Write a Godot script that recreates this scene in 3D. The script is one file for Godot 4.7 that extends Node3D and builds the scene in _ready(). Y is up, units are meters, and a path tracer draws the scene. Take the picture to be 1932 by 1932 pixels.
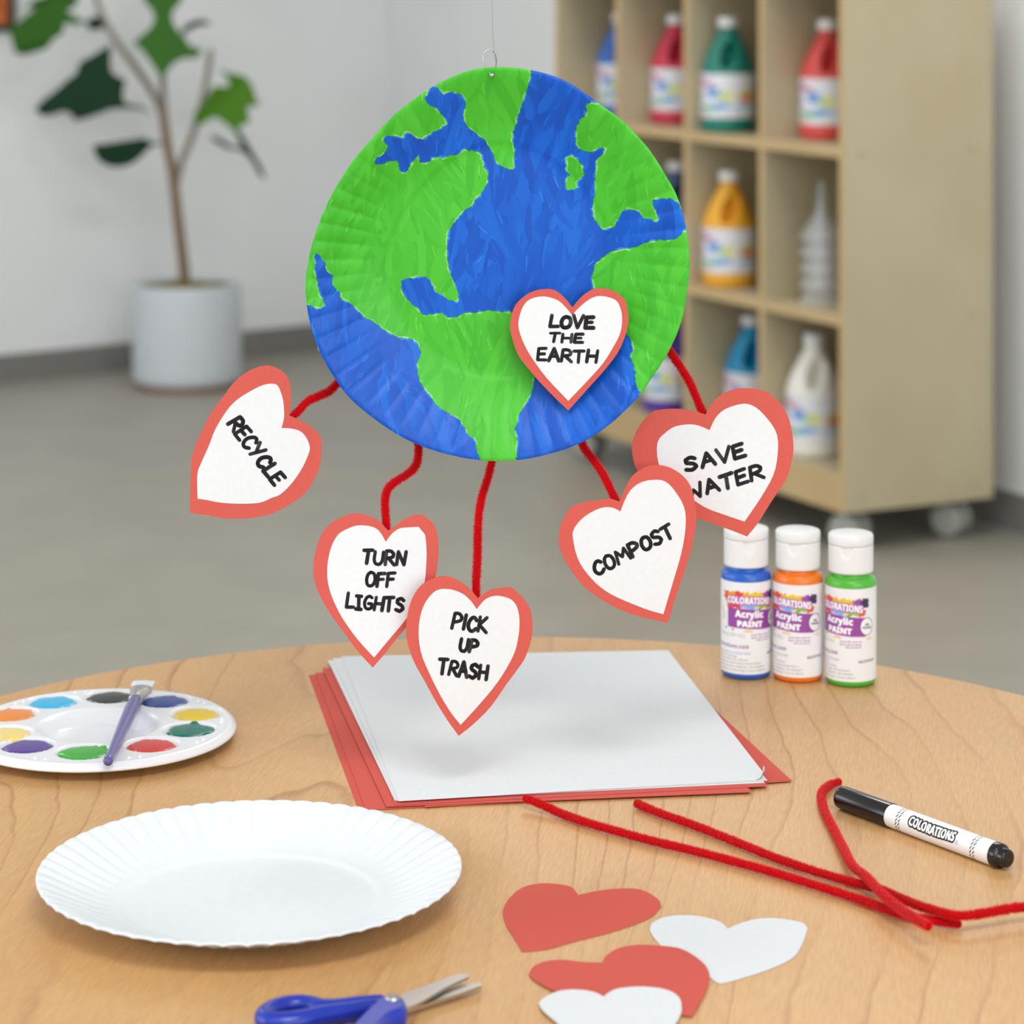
extends Node3D
# Photograph frame: 1932 x 1932 pixels. The lens axis is level (a shifted lens): horizon at row -60, focal length 5000 pixels.
const F := 5000.0
const HOR := -60.0
const CX := 966.0
const EYE := 1.22
const TOP := 0.72        # table top height
var rng := RandomNumberGenerator.new()
var M := {}
var taken := {}

# ------------------------------------------------------------------ pixels to places
func at(px: float, py: float, d: float) -> Vector3:
	return Vector3((px - CX) * d / F, EYE - (py - HOR) * d / F, -d)
func on_y(px: float, py: float, y: float) -> Vector3:
	return at(px, py, (EYE - y) * F / (py - HOR))
func tab(px: float, py: float, up := 0.0) -> Vector3:
	return on_y(px, py, TOP + up)
func zoomed(a: Array, ox: float, oy: float, s: float) -> PackedVector2Array:
	var r := PackedVector2Array()
	for i in range(0, a.size(), 2):
		r.append(Vector2(ox + a[i] / s, oy + a[i + 1] / s))
	return r

# ------------------------------------------------------------------ nodes
func numbered(called: String) -> String:
	if not taken.has(called):
		taken[called] = 0
		return called
	taken[called] += 1
	return "%s_%03d" % [called, taken[called]]
func obj(called: String, mesh: Mesh, mat: Material, parent: Node = null, pos := Vector3.ZERO) -> MeshInstance3D:
	var o := MeshInstance3D.new()
	o.mesh = mesh
	o.material_override = null
	for s in mesh.get_surface_count():
		o.set_surface_override_material(s, mat)
	o.position = pos
	o.cast_shadow = GeometryInstance3D.SHADOW_CASTING_SETTING_ON
	if parent == null:
		o.name = numbered(called)
		add_child(o, true)
	else:
		o.name = called
		parent.add_child(o, true)
	return o
func tag(o: Node, label: String, category: String, group := "") -> Node:
	o.set_meta("label", label)
	o.set_meta("category", category)
	if group != "":
		o.set_meta("group", group)
	return o
func thing(called: String, pos: Vector3, label: String, category: String, group := "", turn := 0.0) -> Node3D:
	var o := Node3D.new()
	o.name = numbered(called)
	add_child(o, true)
	o.position = pos
	o.rotation.y = turn
	tag(o, label, category, group)
	return o
func struct(called: String, mesh: Mesh, mat: Material, parent: Node = null, pos := Vector3.ZERO) -> MeshInstance3D:
	var o := obj(called, mesh, mat, parent, pos)
	if parent == null:
		o.set_meta("kind", "structure")
	return o

# ------------------------------------------------------------------ materials
func mat(c: Color, rough := 0.6, metal := 0.0, spec := 0.5) -> StandardMaterial3D:
	var m := StandardMaterial3D.new()
	m.albedo_color = c
	m.roughness = rough
	m.metallic = metal
	m.metallic_specular = spec
	return m
func c8(r: int, g: int, b: int) -> Color:
	return Color8(r, g, b)
func noise_tex(freq: float, lo: Color, hi: Color, size := 512, oct := 4, sd := 1) -> NoiseTexture2D:
	var n := FastNoiseLite.new()
	n.noise_type = FastNoiseLite.TYPE_SIMPLEX_SMOOTH
	n.frequency = freq
	n.fractal_octaves = oct
	n.seed = sd
	var t := NoiseTexture2D.new()
	t.width = size
	t.height = size
	t.seamless = true
	t.noise = n
	var g := Gradient.new()
	g.set_color(0, lo)
	g.set_color(1, hi)
	t.color_ramp = g
	return t
func tri_tex(m: StandardMaterial3D, t: Texture2D, scale: float, bump := 0.0) -> StandardMaterial3D:
	m.albedo_texture = t
	m.uv1_triplanar = true
	m.uv1_scale = Vector3.ONE * scale
	if bump > 0.0:
		m.heightmap_enabled = true
		m.heightmap_texture = t
		m.heightmap_scale = bump
	return m

# ------------------------------------------------------------------ meshes
class Tri:
	var v := PackedVector3Array()
	var n := PackedVector3Array()
	var uv := PackedVector2Array()
	var idx := PackedInt32Array()
	func flat(a: Vector3, b: Vector3, c: Vector3) -> void:   # clockwise seen from the front
		var k := (c - a).cross(b - a).normalized()
		var s := v.size()
		v.append_array([a, b, c])
		n.append_array([k, k, k])
		uv.append_array([Vector2.ZERO, Vector2.ZERO, Vector2.ZERO])
		idx.append_array([s, s + 1, s + 2])
	func quad(a: Vector3, b: Vector3, c: Vector3, d: Vector3) -> void:
		flat(a, b, c)
		flat(a, c, d)
	func box(lo: Vector3, hi: Vector3, t := Transform3D()) -> void:
		var p := []
		for i in 8:
			p.append(t * Vector3(hi.x if i & 1 else lo.x, hi.y if i & 2 else lo.y, hi.z if i & 4 else lo.z))
		quad(p[0], p[2], p[3], p[1])
		quad(p[5], p[7], p[6], p[4])
		quad(p[4], p[6], p[2], p[0])
		quad(p[1], p[3], p[7], p[5])
		quad(p[2], p[6], p[7], p[3])
		quad(p[4], p[0], p[1], p[5])
	func bevel_box(lo: Vector3, hi: Vector3, r: float, t := Transform3D()) -> void:
		# box with chamfered edges
		var c := (lo + hi) / 2.0
		var h := (hi - lo) / 2.0
		var face := func(ax: int, s: float) -> Array:
			var u := (ax + 1) % 3
			var w := (ax + 2) % 3
			var out := []
			for k in [[-1, -1], [1, -1], [1, 1], [-1, 1]]:
				var q := Vector3()
				q[ax] = s * h[ax]
				q[u] = k[0] * (h[u] - r)
				q[w] = k[1] * (h[w] - r)
				out.append(q)
			return out
		var add := func(pts: Array) -> void:
			var m := Vector3()
			for q in pts:
				m += q
			var k2: Vector3 = (pts[2] - pts[0]).cross(pts[1] - pts[0])
			if k2.dot(m) < 0.0:
				pts.reverse()
			for i in range(1, pts.size() - 1):
				flat(t * (c + pts[0]), t * (c + pts[i]), t * (c + pts[i + 1]))
		for ax in 3:
			for s in [-1.0, 1.0]:
				add.call(face.call(ax, s))
		for ax in 3:
			var u := (ax + 1) % 3
			var w := (ax + 2) % 3
			for su in [-1.0, 1.0]:
				for sw in [-1.0, 1.0]:
					var pts := []
					for k in [[-1.0, 0], [1.0, 0], [1.0, 1], [-1.0, 1]]:
						var q := Vector3()
						q[ax] = k[0] * (h[ax] - r)
						q[u] = su * (h[u] - (r if k[1] == 0 else 0.0))
						q[w] = sw * (h[w] - (0.0 if k[1] == 0 else r))
						pts.append(q)
					add.call(pts)
		for i in 8:
			var s := Vector3(1 if i & 1 else -1, 1 if i & 2 else -1, 1 if i & 4 else -1)
			var pts := []
			for ax in 3:
				var q := Vector3()
				for k in 3:
					q[k] = s[k] * (h[k] - (0.0 if k == ax else r))
				pts.append(q)
			add.call(pts)
	func mesh() -> ArrayMesh:
		var a := []
		a.resize(Mesh.ARRAY_MAX)
		a[Mesh.ARRAY_VERTEX] = v
		a[Mesh.ARRAY_NORMAL] = n
		a[Mesh.ARRAY_TEX_UV] = uv
		a[Mesh.ARRAY_INDEX] = idx
		var m := ArrayMesh.new()
		m.add_surface_from_arrays(Mesh.PRIMITIVE_TRIANGLES, a)
		return m

# a sheet of points (rows of equal length) with smooth normals; looped: the last column repeats the first
func sheet(t: Tri, rows: Array, looped := false, flip := false, uvs := []) -> Tri:
	var nr := rows.size()
	var nc: int = rows[0].size()
	var base := t.v.size()
	var nn := PackedVector3Array()
	nn.resize(nr * nc)
	for i in nr:
		t.v.append_array(rows[i])
		if uvs.is_empty():
			for j in nc:
				t.uv.append(Vector2(float(j) / (nc - 1), float(i) / maxf(1.0, nr - 1)))
		else:
			t.uv.append_array(uvs[i])
	for i in nr - 1:
		for j in nc - 1:
			var a := i * nc + j
			var b := a + nc
			var c := a + 1
			var d := b + 1
			for f in ([[a, b, c], [b, d, c]] if flip else [[a, c, b], [b, c, d]]):
				var pa: Vector3 = t.v[base + f[0]]
				var k := (t.v[base + f[2]] - pa).cross(t.v[base + f[1]] - pa)
				if k.length_squared() > 1e-22:
					t.idx.append_array([base + f[0], base + f[1], base + f[2]])
					k = k.normalized() * sqrt(k.length())
					for q in f:
						nn[q] += k
	if looped:
		for i in nr:
			var s := nn[i * nc] + nn[i * nc + nc - 1]
			nn[i * nc] = s
			nn[i * nc + nc - 1] = s
	# poles share one normal
	for i in [0, nr - 1]:
		if (t.v[base + i * nc] - t.v[base + i * nc + nc / 2]).length() < 1e-7:
			var s := Vector3()
			for j in nc:
				s += nn[i * nc + j]
			for j in nc:
				nn[i * nc + j] = s
	for q in nn:
		t.n.append(q.normalized() if q.length() > 1e-12 else Vector3.UP)
	return t
# profile: (radius, height) pairs from the bottom outside upwards; a repeated point makes a sharp edge
func lathe(t: Tri, prof: Array, seg := 48, xf := Transform3D(), a0 := 0.0, a1 := TAU) -> Tri:
	var rows := []
	for p in prof:
		var r := PackedVector3Array()
		for j in seg + 1:
			var a := a0 + (a1 - a0) * j / seg
			r.append(xf * Vector3(p[0] * cos(a), p[1], p[0] * sin(a)))
		rows.append(r)
	return sheet(t, rows, absf(a1 - a0 - TAU) < 1e-5)
func frame_along(path: PackedVector3Array) -> Array:
	var out := []
	var prev := Vector3.UP
	for i in path.size():
		var d := (path[mini(i + 1, path.size() - 1)] - path[maxi(i - 1, 0)]).normalized()
		if i == 0 and absf(d.dot(prev)) > 0.95:
			prev = Vector3.RIGHT
		var u := (prev - d * prev.dot(d)).normalized()
		prev = u
		out.append([u, d.cross(u), d])
	return out
func tube(t: Tri, path: PackedVector3Array, radii, seg := 12, caps := true) -> Tri:
	var fr := frame_along(path)
	var rows := []
	var ring := func(p: Vector3, f: Array, r: float) -> PackedVector3Array:
		var a := PackedVector3Array()
		for j in seg + 1:
			var q := TAU * j / seg
			a.append(p + (f[0] * cos(q) + f[1] * sin(q)) * r)
		return a
	var n := path.size()
	var rad := func(i: int) -> float:
		return radii if radii is float else radii[i]
	if caps:
		for k in [[0.0, 1.0], [0.6, 0.8], [0.88, 0.47]]:
			rows.append(ring.call(path[0] - fr[0][2] * rad.call(0) * k[1] * 0.6, fr[0], maxf(rad.call(0) * k[0], 1e-9)))
	for i in n:
		rows.append(ring.call(path[i], fr[i], rad.call(i)))
	if caps:
		for k in [[0.88, 0.47], [0.6, 0.8], [0.0, 1.0]]:
			rows.append(ring.call(path[n - 1] + fr[n - 1][2] * rad.call(n - 1) * k[1] * 0.6, fr[n - 1], maxf(rad.call(n - 1) * k[0], 1e-9)))
	return sheet(t, rows, true, true)
func smooth3(p: PackedVector3Array, sub := 8) -> PackedVector3Array:
	var r := PackedVector3Array()
	var n := p.size()
	for i in n - 1:
		for k in sub:
			r.append(p[i].cubic_interpolate(p[i + 1], p[maxi(i - 1, 0)], p[mini(i + 2, n - 1)], float(k) / sub))
	r.append(p[n - 1])
	return r
# round the outline but keep its sharp corners
func smooth2(p: PackedVector2Array, closed := true, sub := 4, sharp := 48.0) -> PackedVector2Array:
	var n := p.size()
	var corner := []
	for i in n:
		if not closed and (i == 0 or i == n - 1):
			corner.append(true)
			continue
		var a := (p[i] - p[(i + n - 1) % n]).normalized()
		var b := (p[(i + 1) % n] - p[i]).normalized()
		corner.append(absf(rad_to_deg(a.angle_to(b))) > sharp)
	var r := PackedVector2Array()
	for i in (n if closed else n - 1):
		var p1 := p[i]
		var p2 := p[(i + 1) % n]
		var p0 := p[(i + n - 1) % n]
		var p3 := p[(i + 2) % n]
		if corner[i]:
			p0 = p1 - (p2 - p1) * 0.6
		if corner[(i + 1) % n]:
			p3 = p2 + (p2 - p1) * 0.6
		for k in sub:
			r.append(p1.cubic_interpolate(p2, p0, p3, float(k) / sub))
	if not closed:
		r.append(p[n - 1])
	return r
# a cut sheet of paper (or a leaf) in its own plane, folded a little along the line a-b
func folded(t: Tri, poly: PackedVector2Array, a: Vector2, b: Vector2, fold: float, z0: float, thick: float) -> Tri:
	var ax := (b - a).normalized()
	var nx := Vector2(-ax.y, ax.x)
	var pieces := []
	for s in [1.0, -1.0]:
		var half := PackedVector2Array([a - ax * 9.0, a + ax * 9.0, a + ax * 9.0 + nx * 9.0 * s, a - ax * 9.0 + nx * 9.0 * s])
		var big := PackedVector2Array()
		for p in poly:
			big.append(p * 1000.0)
		for i in half.size():
			half[i] *= 1000.0
		for q in Geometry2D.intersect_polygons(big, half):
			var small := PackedVector2Array()
			for p in q:
				small.append(p / 1000.0)
			pieces.append(small)
	for q in pieces:
		var pts: PackedVector2Array = q
		if Geometry2D.is_polygon_clockwise(pts):
			pts.reverse()
		var up := PackedVector3Array()
		for p in pts:
			up.append(Vector3(p.x, p.y, z0 - fold * absf((p - a).dot(nx))))
		var low := Vector3(0, 0, -thick)
		var ix := triangles(pts)
		for i in range(0, ix.size(), 3):
			var A := up[ix[i]]
			var B := up[ix[i + 1]]
			var C := up[ix[i + 2]]
			if (C - A).cross(B - A).z < 0.0:
				var s2 := B
				B = C
				C = s2
			t.flat(A, B, C)
			t.flat(A + low, C + low, B + low)
		for i in up.size():
			var j := (i + 1) % up.size()
			if absf((pts[i] - a).dot(nx)) < 1e-6 and absf((pts[j] - a).dot(nx)) < 1e-6:
				continue
			t.quad(up[i], up[i] + low, up[j] + low, up[j])
	return t
func triangles(p: PackedVector2Array) -> PackedInt32Array:
	var big := PackedVector2Array()
	for q in p:
		big.append(q * 1000.0)
	var ix := Geometry2D.triangulate_polygon(big)
	if ix.is_empty():
		print("outline not filled: ", p.size())
	return ix
# a flat polygon with thickness, lying in the plane y = const (points are x, z)
func slab(t: Tri, pts: PackedVector2Array, y0: float, y1: float) -> Tri:
	var p := pts.duplicate()
	if Geometry2D.is_polygon_clockwise(p):
		p.reverse()
	var ix := triangles(p)
	for i in range(0, ix.size(), 3):
		var q := [p[ix[i]], p[ix[i + 1]], p[ix[i + 2]]]
		var A := Vector3(q[0].x, y1, q[0].y)
		var B := Vector3(q[1].x, y1, q[1].y)
		var C := Vector3(q[2].x, y1, q[2].y)
		if (C - A).cross(B - A).y < 0.0:
			var s := B
			B = C
			C = s
		t.flat(A, B, C)
		var dn := Vector3(0, y0 - y1, 0)
		t.flat(A + dn, C + dn, B + dn)
	for i in p.size():
		var j := (i + 1) % p.size()
		var a := Vector3(p[i].x, y1, p[i].y)
		var b := Vector3(p[j].x, y1, p[j].y)
		t.quad(a, b, Vector3(b.x, y0, b.z), Vector3(a.x, y0, a.z))
	return t
# surface nets of a distance field
func nets(t: Tri, f: Callable, lo: Vector3, hi: Vector3, cell: float) -> Tri:
	var nx := int(ceil((hi.x - lo.x) / cell)) + 1
	var ny := int(ceil((hi.y - lo.y) / cell)) + 1
	var nz := int(ceil((hi.z - lo.z) / cell)) + 1
	var g := PackedFloat32Array()
	g.resize(nx * ny * nz)
	for k in nz:
		for j in ny:
			for i in nx:
				g[(k * ny + j) * nx + i] = f.call(lo + Vector3(i, j, k) * cell)
	var vid := {}
	var base := t.v.size()
	var step := [1, nx, nx * ny]
	for k in nz - 1:
		for j in ny - 1:
			for i in nx - 1:
				var o := (k * ny + j) * nx + i
				var c := []
				var neg := 0
				for q in 8:
					var val := g[o + (q & 1) + ((q >> 1) & 1) * nx + ((q >> 2) & 1) * nx * ny]
					c.append(val)
					if val < 0.0:
						neg += 1
				if neg == 0 or neg == 8:
					continue
				var s := Vector3()
				var m := 0
				for e in [[0, 1], [2, 3], [4, 5], [6, 7], [0, 2], [1, 3], [4, 6], [5, 7], [0, 4], [1, 5], [2, 6], [3, 7]]:
					var va: float = c[e[0]]
					var vb: float = c[e[1]]
					if (va < 0.0) != (vb < 0.0):
						var w := va / (va - vb)
						var pa := Vector3(e[0] & 1, (e[0] >> 1) & 1, (e[0] >> 2) & 1)
						var pb := Vector3(e[1] & 1, (e[1] >> 1) & 1, (e[1] >> 2) & 1)
						s += pa.lerp(pb, w)
						m += 1
				vid[o] = t.v.size()
				var p := lo + (Vector3(i, j, k) + s / m) * cell
				t.v.append(p)
				var h := cell * 0.7
				t.n.append(Vector3(f.call(p + Vector3(h, 0, 0)) - f.call(p - Vector3(h, 0, 0)), f.call(p + Vector3(0, h, 0)) - f.call(p - Vector3(0, h, 0)), f.call(p + Vector3(0, 0, h)) - f.call(p - Vector3(0, 0, h))).normalized())
				t.uv.append(Vector2.ZERO)
	for k in range(1, nz - 1):
		for j in range(1, ny - 1):
			for i in range(1, nx - 1):
				var o := (k * ny + j) * nx + i
				for ax in 3:
					var a := g[o] < 0.0
					var b: bool = g[o + step[ax]] < 0.0
					if a == b:
						continue
					var u: int = step[(ax + 1) % 3]
					var w: int = step[(ax + 2) % 3]
					var q := [vid.get(o - u - w, -1), vid.get(o - w, -1), vid.get(o, -1), vid.get(o - u, -1)]
					if q.has(-1):
						continue
					if a:
						q.reverse()
					t.idx.append_array([q[0], q[1], q[2], q[0], q[2], q[3]])
	return t

# ------------------------------------------------------------------ pictures that show print and paint
func fill_tri(im: Image, a: Vector2, b: Vector2, c: Vector2, col: Color) -> void:
	var y0 := int(ceil(minf(a.y, minf(b.y, c.y)) - 0.5))
	var y1 := int(floor(maxf(a.y, maxf(b.y, c.y)) - 0.5))
	for y in range(maxi(y0, 0), mini(y1, im.get_height() - 1) + 1):
		var yy := y + 0.5
		var lo := 1e9
		var hi := -1e9
		for e in [[a, b], [b, c], [c, a]]:
			var p: Vector2 = e[0]
			var q: Vector2 = e[1]
			if (p.y <= yy) != (q.y <= yy):
				var x := p.x + (q.x - p.x) * (yy - p.y) / (q.y - p.y)
				lo = minf(lo, x)
				hi = maxf(hi, x)
		var xa := int(round(lo))
		var xb := int(round(hi))
		if xb > xa:
			im.fill_rect(Rect2i(xa, y, xb - xa, 1), col)
func fill_poly(im: Image, p: PackedVector2Array, col: Color) -> void:
	var ix := Geometry2D.triangulate_polygon(p)
	for i in range(0, ix.size(), 3):
		fill_tri(im, p[ix[i]], p[ix[i + 1]], p[ix[i + 2]], col)
func fill_blob(im: Image, c: Vector2, r: Vector2, col: Color, rough := 0.25, n := 18) -> void:
	var p := PackedVector2Array()
	for i in n:
		var k := 1.0 + rng.randf_range(-rough, rough)
		p.append(c + Vector2(cos(TAU * i / n) * r.x, sin(TAU * i / n) * r.y) * k)
	fill_poly(im, p, col)
func text_shape(s: String, bold: bool, italic := false) -> PackedVector2Array:
	var fnt := SystemFont.new()
	fnt.font_names = PackedStringArray(["Droid Sans"])
	fnt.font_weight = 800 if bold else 400
	var tm := TextMesh.new()
	tm.font = fnt
	tm.text = s
	tm.font_size = 64
	tm.pixel_size = 1.0 / 64.0
	tm.depth = 0.0
	tm.curve_step = 2.0
	var out := PackedVector2Array()
	var ar := tm.get_mesh_arrays()
	var v: PackedVector3Array = ar[Mesh.ARRAY_VERTEX]
	var ix: PackedInt32Array = ar[Mesh.ARRAY_INDEX] if ar[Mesh.ARRAY_INDEX] != null else PackedInt32Array(range(v.size()))
	for i in ix:
		out.append(Vector2(v[i].x + (v[i].y * 0.2 if italic else 0.0), v[i].y))
	# to a unit width box, starting at x = 0, y up from the lowest point of capitals
	var lo := Vector2(1e9, 1e9)
	var hi := -lo
	for p in out:
		lo = lo.min(p)
		hi = hi.max(p)
	for i in out.size():
		out[i] = Vector2((out[i].x - lo.x) / maxf(hi.x - lo.x, 1e-6), (out[i].y - lo.y) / maxf(hi.y - lo.y, 1e-6))
	return out
# words printed into the box (x, y, w, h) of a picture; bow lifts the middle; swell makes strokes fatter
func print_words(im: Image, s: String, x: float, y: float, w: float, h: float, col: Color, bold := false, bow := 0.0, swell := 0.0, slope := 0.0) -> void:
	var tri := text_shape(s, bold)
	var offs := [Vector2.ZERO]
	if swell > 0.0:
		for i in 12:
			offs.append(Vector2(cos(TAU * i / 12), sin(TAU * i / 12)) * swell)
	for o in offs:
		for i in range(0, tri.size(), 3):
			var q := []
			for k in 3:
				var p := tri[i + k]
				var u := p.x
				q.append(Vector2(x + u * w, y + (1.0 - p.y) * h - bow * (1.0 - pow(2.0 * u - 1.0, 2.0)) + slope * u) + o)
			fill_tri(im, q[0], q[1], q[2], col)

# ------------------------------------------------------------------ hand lettering as strokes
const PEN := {
	"A": [[0, 0, .5, 1, 1, 0], [.2, .36, .82, .38]], "C": [[.95, .8, .72, .98, .42, .95, .12, .66, .05, .34, .25, .06, .6, 0, .97, .2]],
	"E": [[.98, 1, .12, .96, .06, .5, 0, .02, .98, .04], [.06, .5, .8, .54]], "F": [[1, 1, .12, .96, 0, 0], [.06, .52, .8, .56]],
	"G": [[.9, .88, .6, 1, .25, .86, .05, .46, .2, .1, .55, 0, .92, .12, .92, .42, .5, .42]], "H": [[.08, 1, 0, 0], [1, 1, .92, 0], [.03, .5, .95, .52]],
	"I": [[.5, 1, .5, 0], [.1, 1, .95, 1], [.05, 0, .9, 0]], "i": [[.65, 1, .35, 0]], "K": [[.15, 1, 0, 0], [.95, 1, .1, .45, .98, -.04]],
	"L": [[.15, 1.05, 0, .02, 1, .06]], "M": [[0, 0, .18, 1, .5, .4, .86, 1, 1, 0]], "N": [[0, 0, .14, 1, .82, 0, 1, 1.02]],
	"O": [[.5, 1, .2, .88, .03, .5, .16, .1, .5, 0, .84, .14, .98, .5, .85, .88, .5, 1, .4, .99]], "P": [[0, 0, .12, 1, .62, 1, .97, .8, .86, .56, .1, .4]],
	"R": [[0, 0, .12, 1, .62, 1, .92, .8, .8, .57, .1, .45], [.34, .48, 1, -.02]], "S": [[.92, .84, .6, 1, .2, .88, .2, .64, .72, .44, .86, .2, .5, 0, .03, .12]],
	"T": [[0, .95, 1, 1], [.52, .98, .42, -.03]], "U": [[.08, 1, 0, .35, .2, .04, .6, 0, .9, .3, 1, 1]], "V": [[0, 1, .45, 0, 1, 1]],
	"W": [[0, 1, .2, 0, .5, .6, .76, 0, 1, 1]], "Y": [[0, 1, .46, .48], [1, 1, .28, 0]],
}
# word from baseline point a to b (photo pixels), cap height h, stroke width w; place: pixel -> point in the sheet's plane
func write_word(t: Tri, s: String, a: Vector2, b: Vector2, h: float, w: float, place: Callable, lift: Callable) -> void:
	var dir := (b - a).normalized()
	var up := Vector2(dir.y, -dir.x)
	var pen := w * F / 1.6
	a += dir * pen * 0.5 + up * pen * 0.5
	b += -dir * pen * 0.5 + up * pen * 0.5
	h -= pen
	var widths := []
	var total := 0.0
	for ch in s:
		var k := 1.0
		match ch:
			"i": k = 0.35
			"I": k = 0.7
			"M", "W": k = 1.35
			"E", "F", "L": k = 0.85
		widths.append(k)
		total += k
	var gap := 0.26
	total += gap * (s.length() - 1)
	var unit := a.distance_to(b) / total
	var x := 0.0
	for i in s.length():
		var cw: float = widths[i] * unit
		var hh := h * rng.randf_range(0.93, 1.07)
		var yy := h * rng.randf_range(-0.04, 0.04)
		var tilt := rng.randf_range(-0.05, 0.06)
		for line in PEN[s[i]]:
			var p := PackedVector2Array()
			for k in range(0, line.size(), 2):
				var lx: float = line[k] * cw + x
				var ly: float = line[k + 1] * hh + yy
				p.append(a + dir * (lx + ly * tilt) + up * ly)
			p = smooth2(p, false, 5, 62.0)
			var l3 := PackedVector2Array()
			for q in p:
				l3.append(place.call(q))
			stroke(t, l3, w * rng.randf_range(0.9, 1.1), lift)
		x += cw + gap * unit
func stroke(t: Tri, p: PackedVector2Array, w: float, lift: Callable) -> void:
	var put := func(q: Vector2) -> Vector3:
		return Vector3(q.x, q.y, lift.call(q))
	for i in p.size():
		var r := w * 0.5 * rng.randf_range(0.93, 1.08)
		for k in 8:
			var q1 := p[i] + Vector2(cos(TAU * k / 8), sin(TAU * k / 8)) * r
			var q2 := p[i] + Vector2(cos(TAU * (k + 1) / 8), sin(TAU * (k + 1) / 8)) * r
			t.flat(put.call(p[i]), put.call(q2), put.call(q1))
		if i < p.size() - 1:
			var d := (p[i + 1] - p[i]).normalized()
			var n := Vector2(-d.y, d.x) * w * 0.5
			t.quad(put.call(p[i] + n), put.call(p[i + 1] + n), put.call(p[i + 1] - n), put.call(p[i] - n))

# ------------------------------------------------------------------ the scene
func _ready() -> void:
	rng.seed = 7
	camera_and_light()
	materials()
	room()
	table()
	shelf_unit()
	plant()
	wall_picture()
	papers()
	white_plate()
	earth_mobile()
	palette()
	brush()
	bottles()
	marker()
	cleaners()
	table_hearts()
	scissors()

func camera_and_light() -> void:
	var cam := Camera3D.new()
	cam.name = "camera"
	var phys := CameraAttributesPhysical.new()
	phys.frustum_focal_length = 120.0
	phys.exposure_aperture = 12.8
	phys.frustum_focus_distance = 1.565
	phys.frustum_near = 0.1
	phys.frustum_far = 60.0
	cam.attributes = phys
	cam.projection = Camera3D.PROJECTION_FRUSTUM
	cam.near = 0.1
	cam.far = 60.0
	cam.size = 1932.0 / F * 0.1
	cam.frustum_offset = Vector2(0, -(966.0 - HOR) / F * 0.1)
	cam.keep_aspect = Camera3D.KEEP_HEIGHT
	add_child(cam)
	cam.position = Vector3(0, EYE, 0)
	cam.current = true
	var we := WorldEnvironment.new()
	we.name = "world"
	var e := Environment.new()
	e.background_mode = Environment.BG_COLOR
	e.background_color = Color(0.55, 0.6, 0.65)
	e.tonemap_mode = Environment.TONE_MAPPER_LINEAR
	e.tonemap_exposure = 0.88
	e.sdfgi_enabled = true
	e.ssao_enabled = true
	e.ssil_enabled = true
	we.environment = e
	add_child(we)
	# unseen ceiling fixtures: x, depth in front of the camera
	for p in [[0.3, -0.3, 3.0 * LAMP_NEAR], [-1.3, -0.5, 0.5 * LAMP_NEAR], [-2.2, 5.2, LAMP_FAR], [0.0, 5.9, 0.5 * LAMP_FAR], [0.5, 4.1, 1.25 * LAMP_FAR]]:  # far ones placed to wash the walls, the last added for the right wall
		ceiling_light(p[0], p[1], p[2])

const CEIL := 2.95
const LAMP_NEAR := 1.4
const LAMP_FAR := 2.0
const FILL_REAR := 4.6  # energy of the added rear fill panels
const FILL_SIDE := 3.2  # energy of the added side fill panels
func ceiling_light(x: float, d: float, energy: float) -> void:
	var turn := atan2(0.46, 0.887)
	var o := thing("ceiling_light", Vector3(x, CEIL, -d), "unseen white recessed ceiling light panel with glowing diffuser", "ceiling light", "ceiling light panels", turn)
	var t := Tri.new()
	for k in [[-0.62, -0.32, 0.62, -0.3], [-0.62, 0.3, 0.62, 0.32], [-0.62, -0.3, -0.6, 0.3], [0.6, -0.3, 0.62, 0.3]]:
		t.box(Vector3(k[0], -0.02, k[1]), Vector3(k[2], 0.0, k[3]))
	obj("frame", t.mesh(), mat(c8(235, 235, 235), 0.5), o)
	var g := Tri.new()
	g.box(Vector3(-0.6, -0.012, -0.3), Vector3(0.6, -0.004, 0.3))
	var gm := mat(c8(250, 250, 250), 0.6)
	gm.emission_enabled = true
	gm.emission = c8(252, 251, 252)
	gm.emission_energy_multiplier = 2.0
	obj("diffuser_lamp", g.mesh(), gm, o)
	var l := AreaLight3D.new()
	l.name = "panel_light"
	l.area_size = Vector2(1.18, 0.58)
	l.light_color = c8(252, 251, 252)
	l.light_energy = energy
	l.area_range = 20.0
	l.area_attenuation = 2.0
	l.shadow_enabled = true
	o.add_child(l)
	l.position = Vector3(0, -0.02, 0)
	l.rotation.x = -PI / 2

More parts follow.
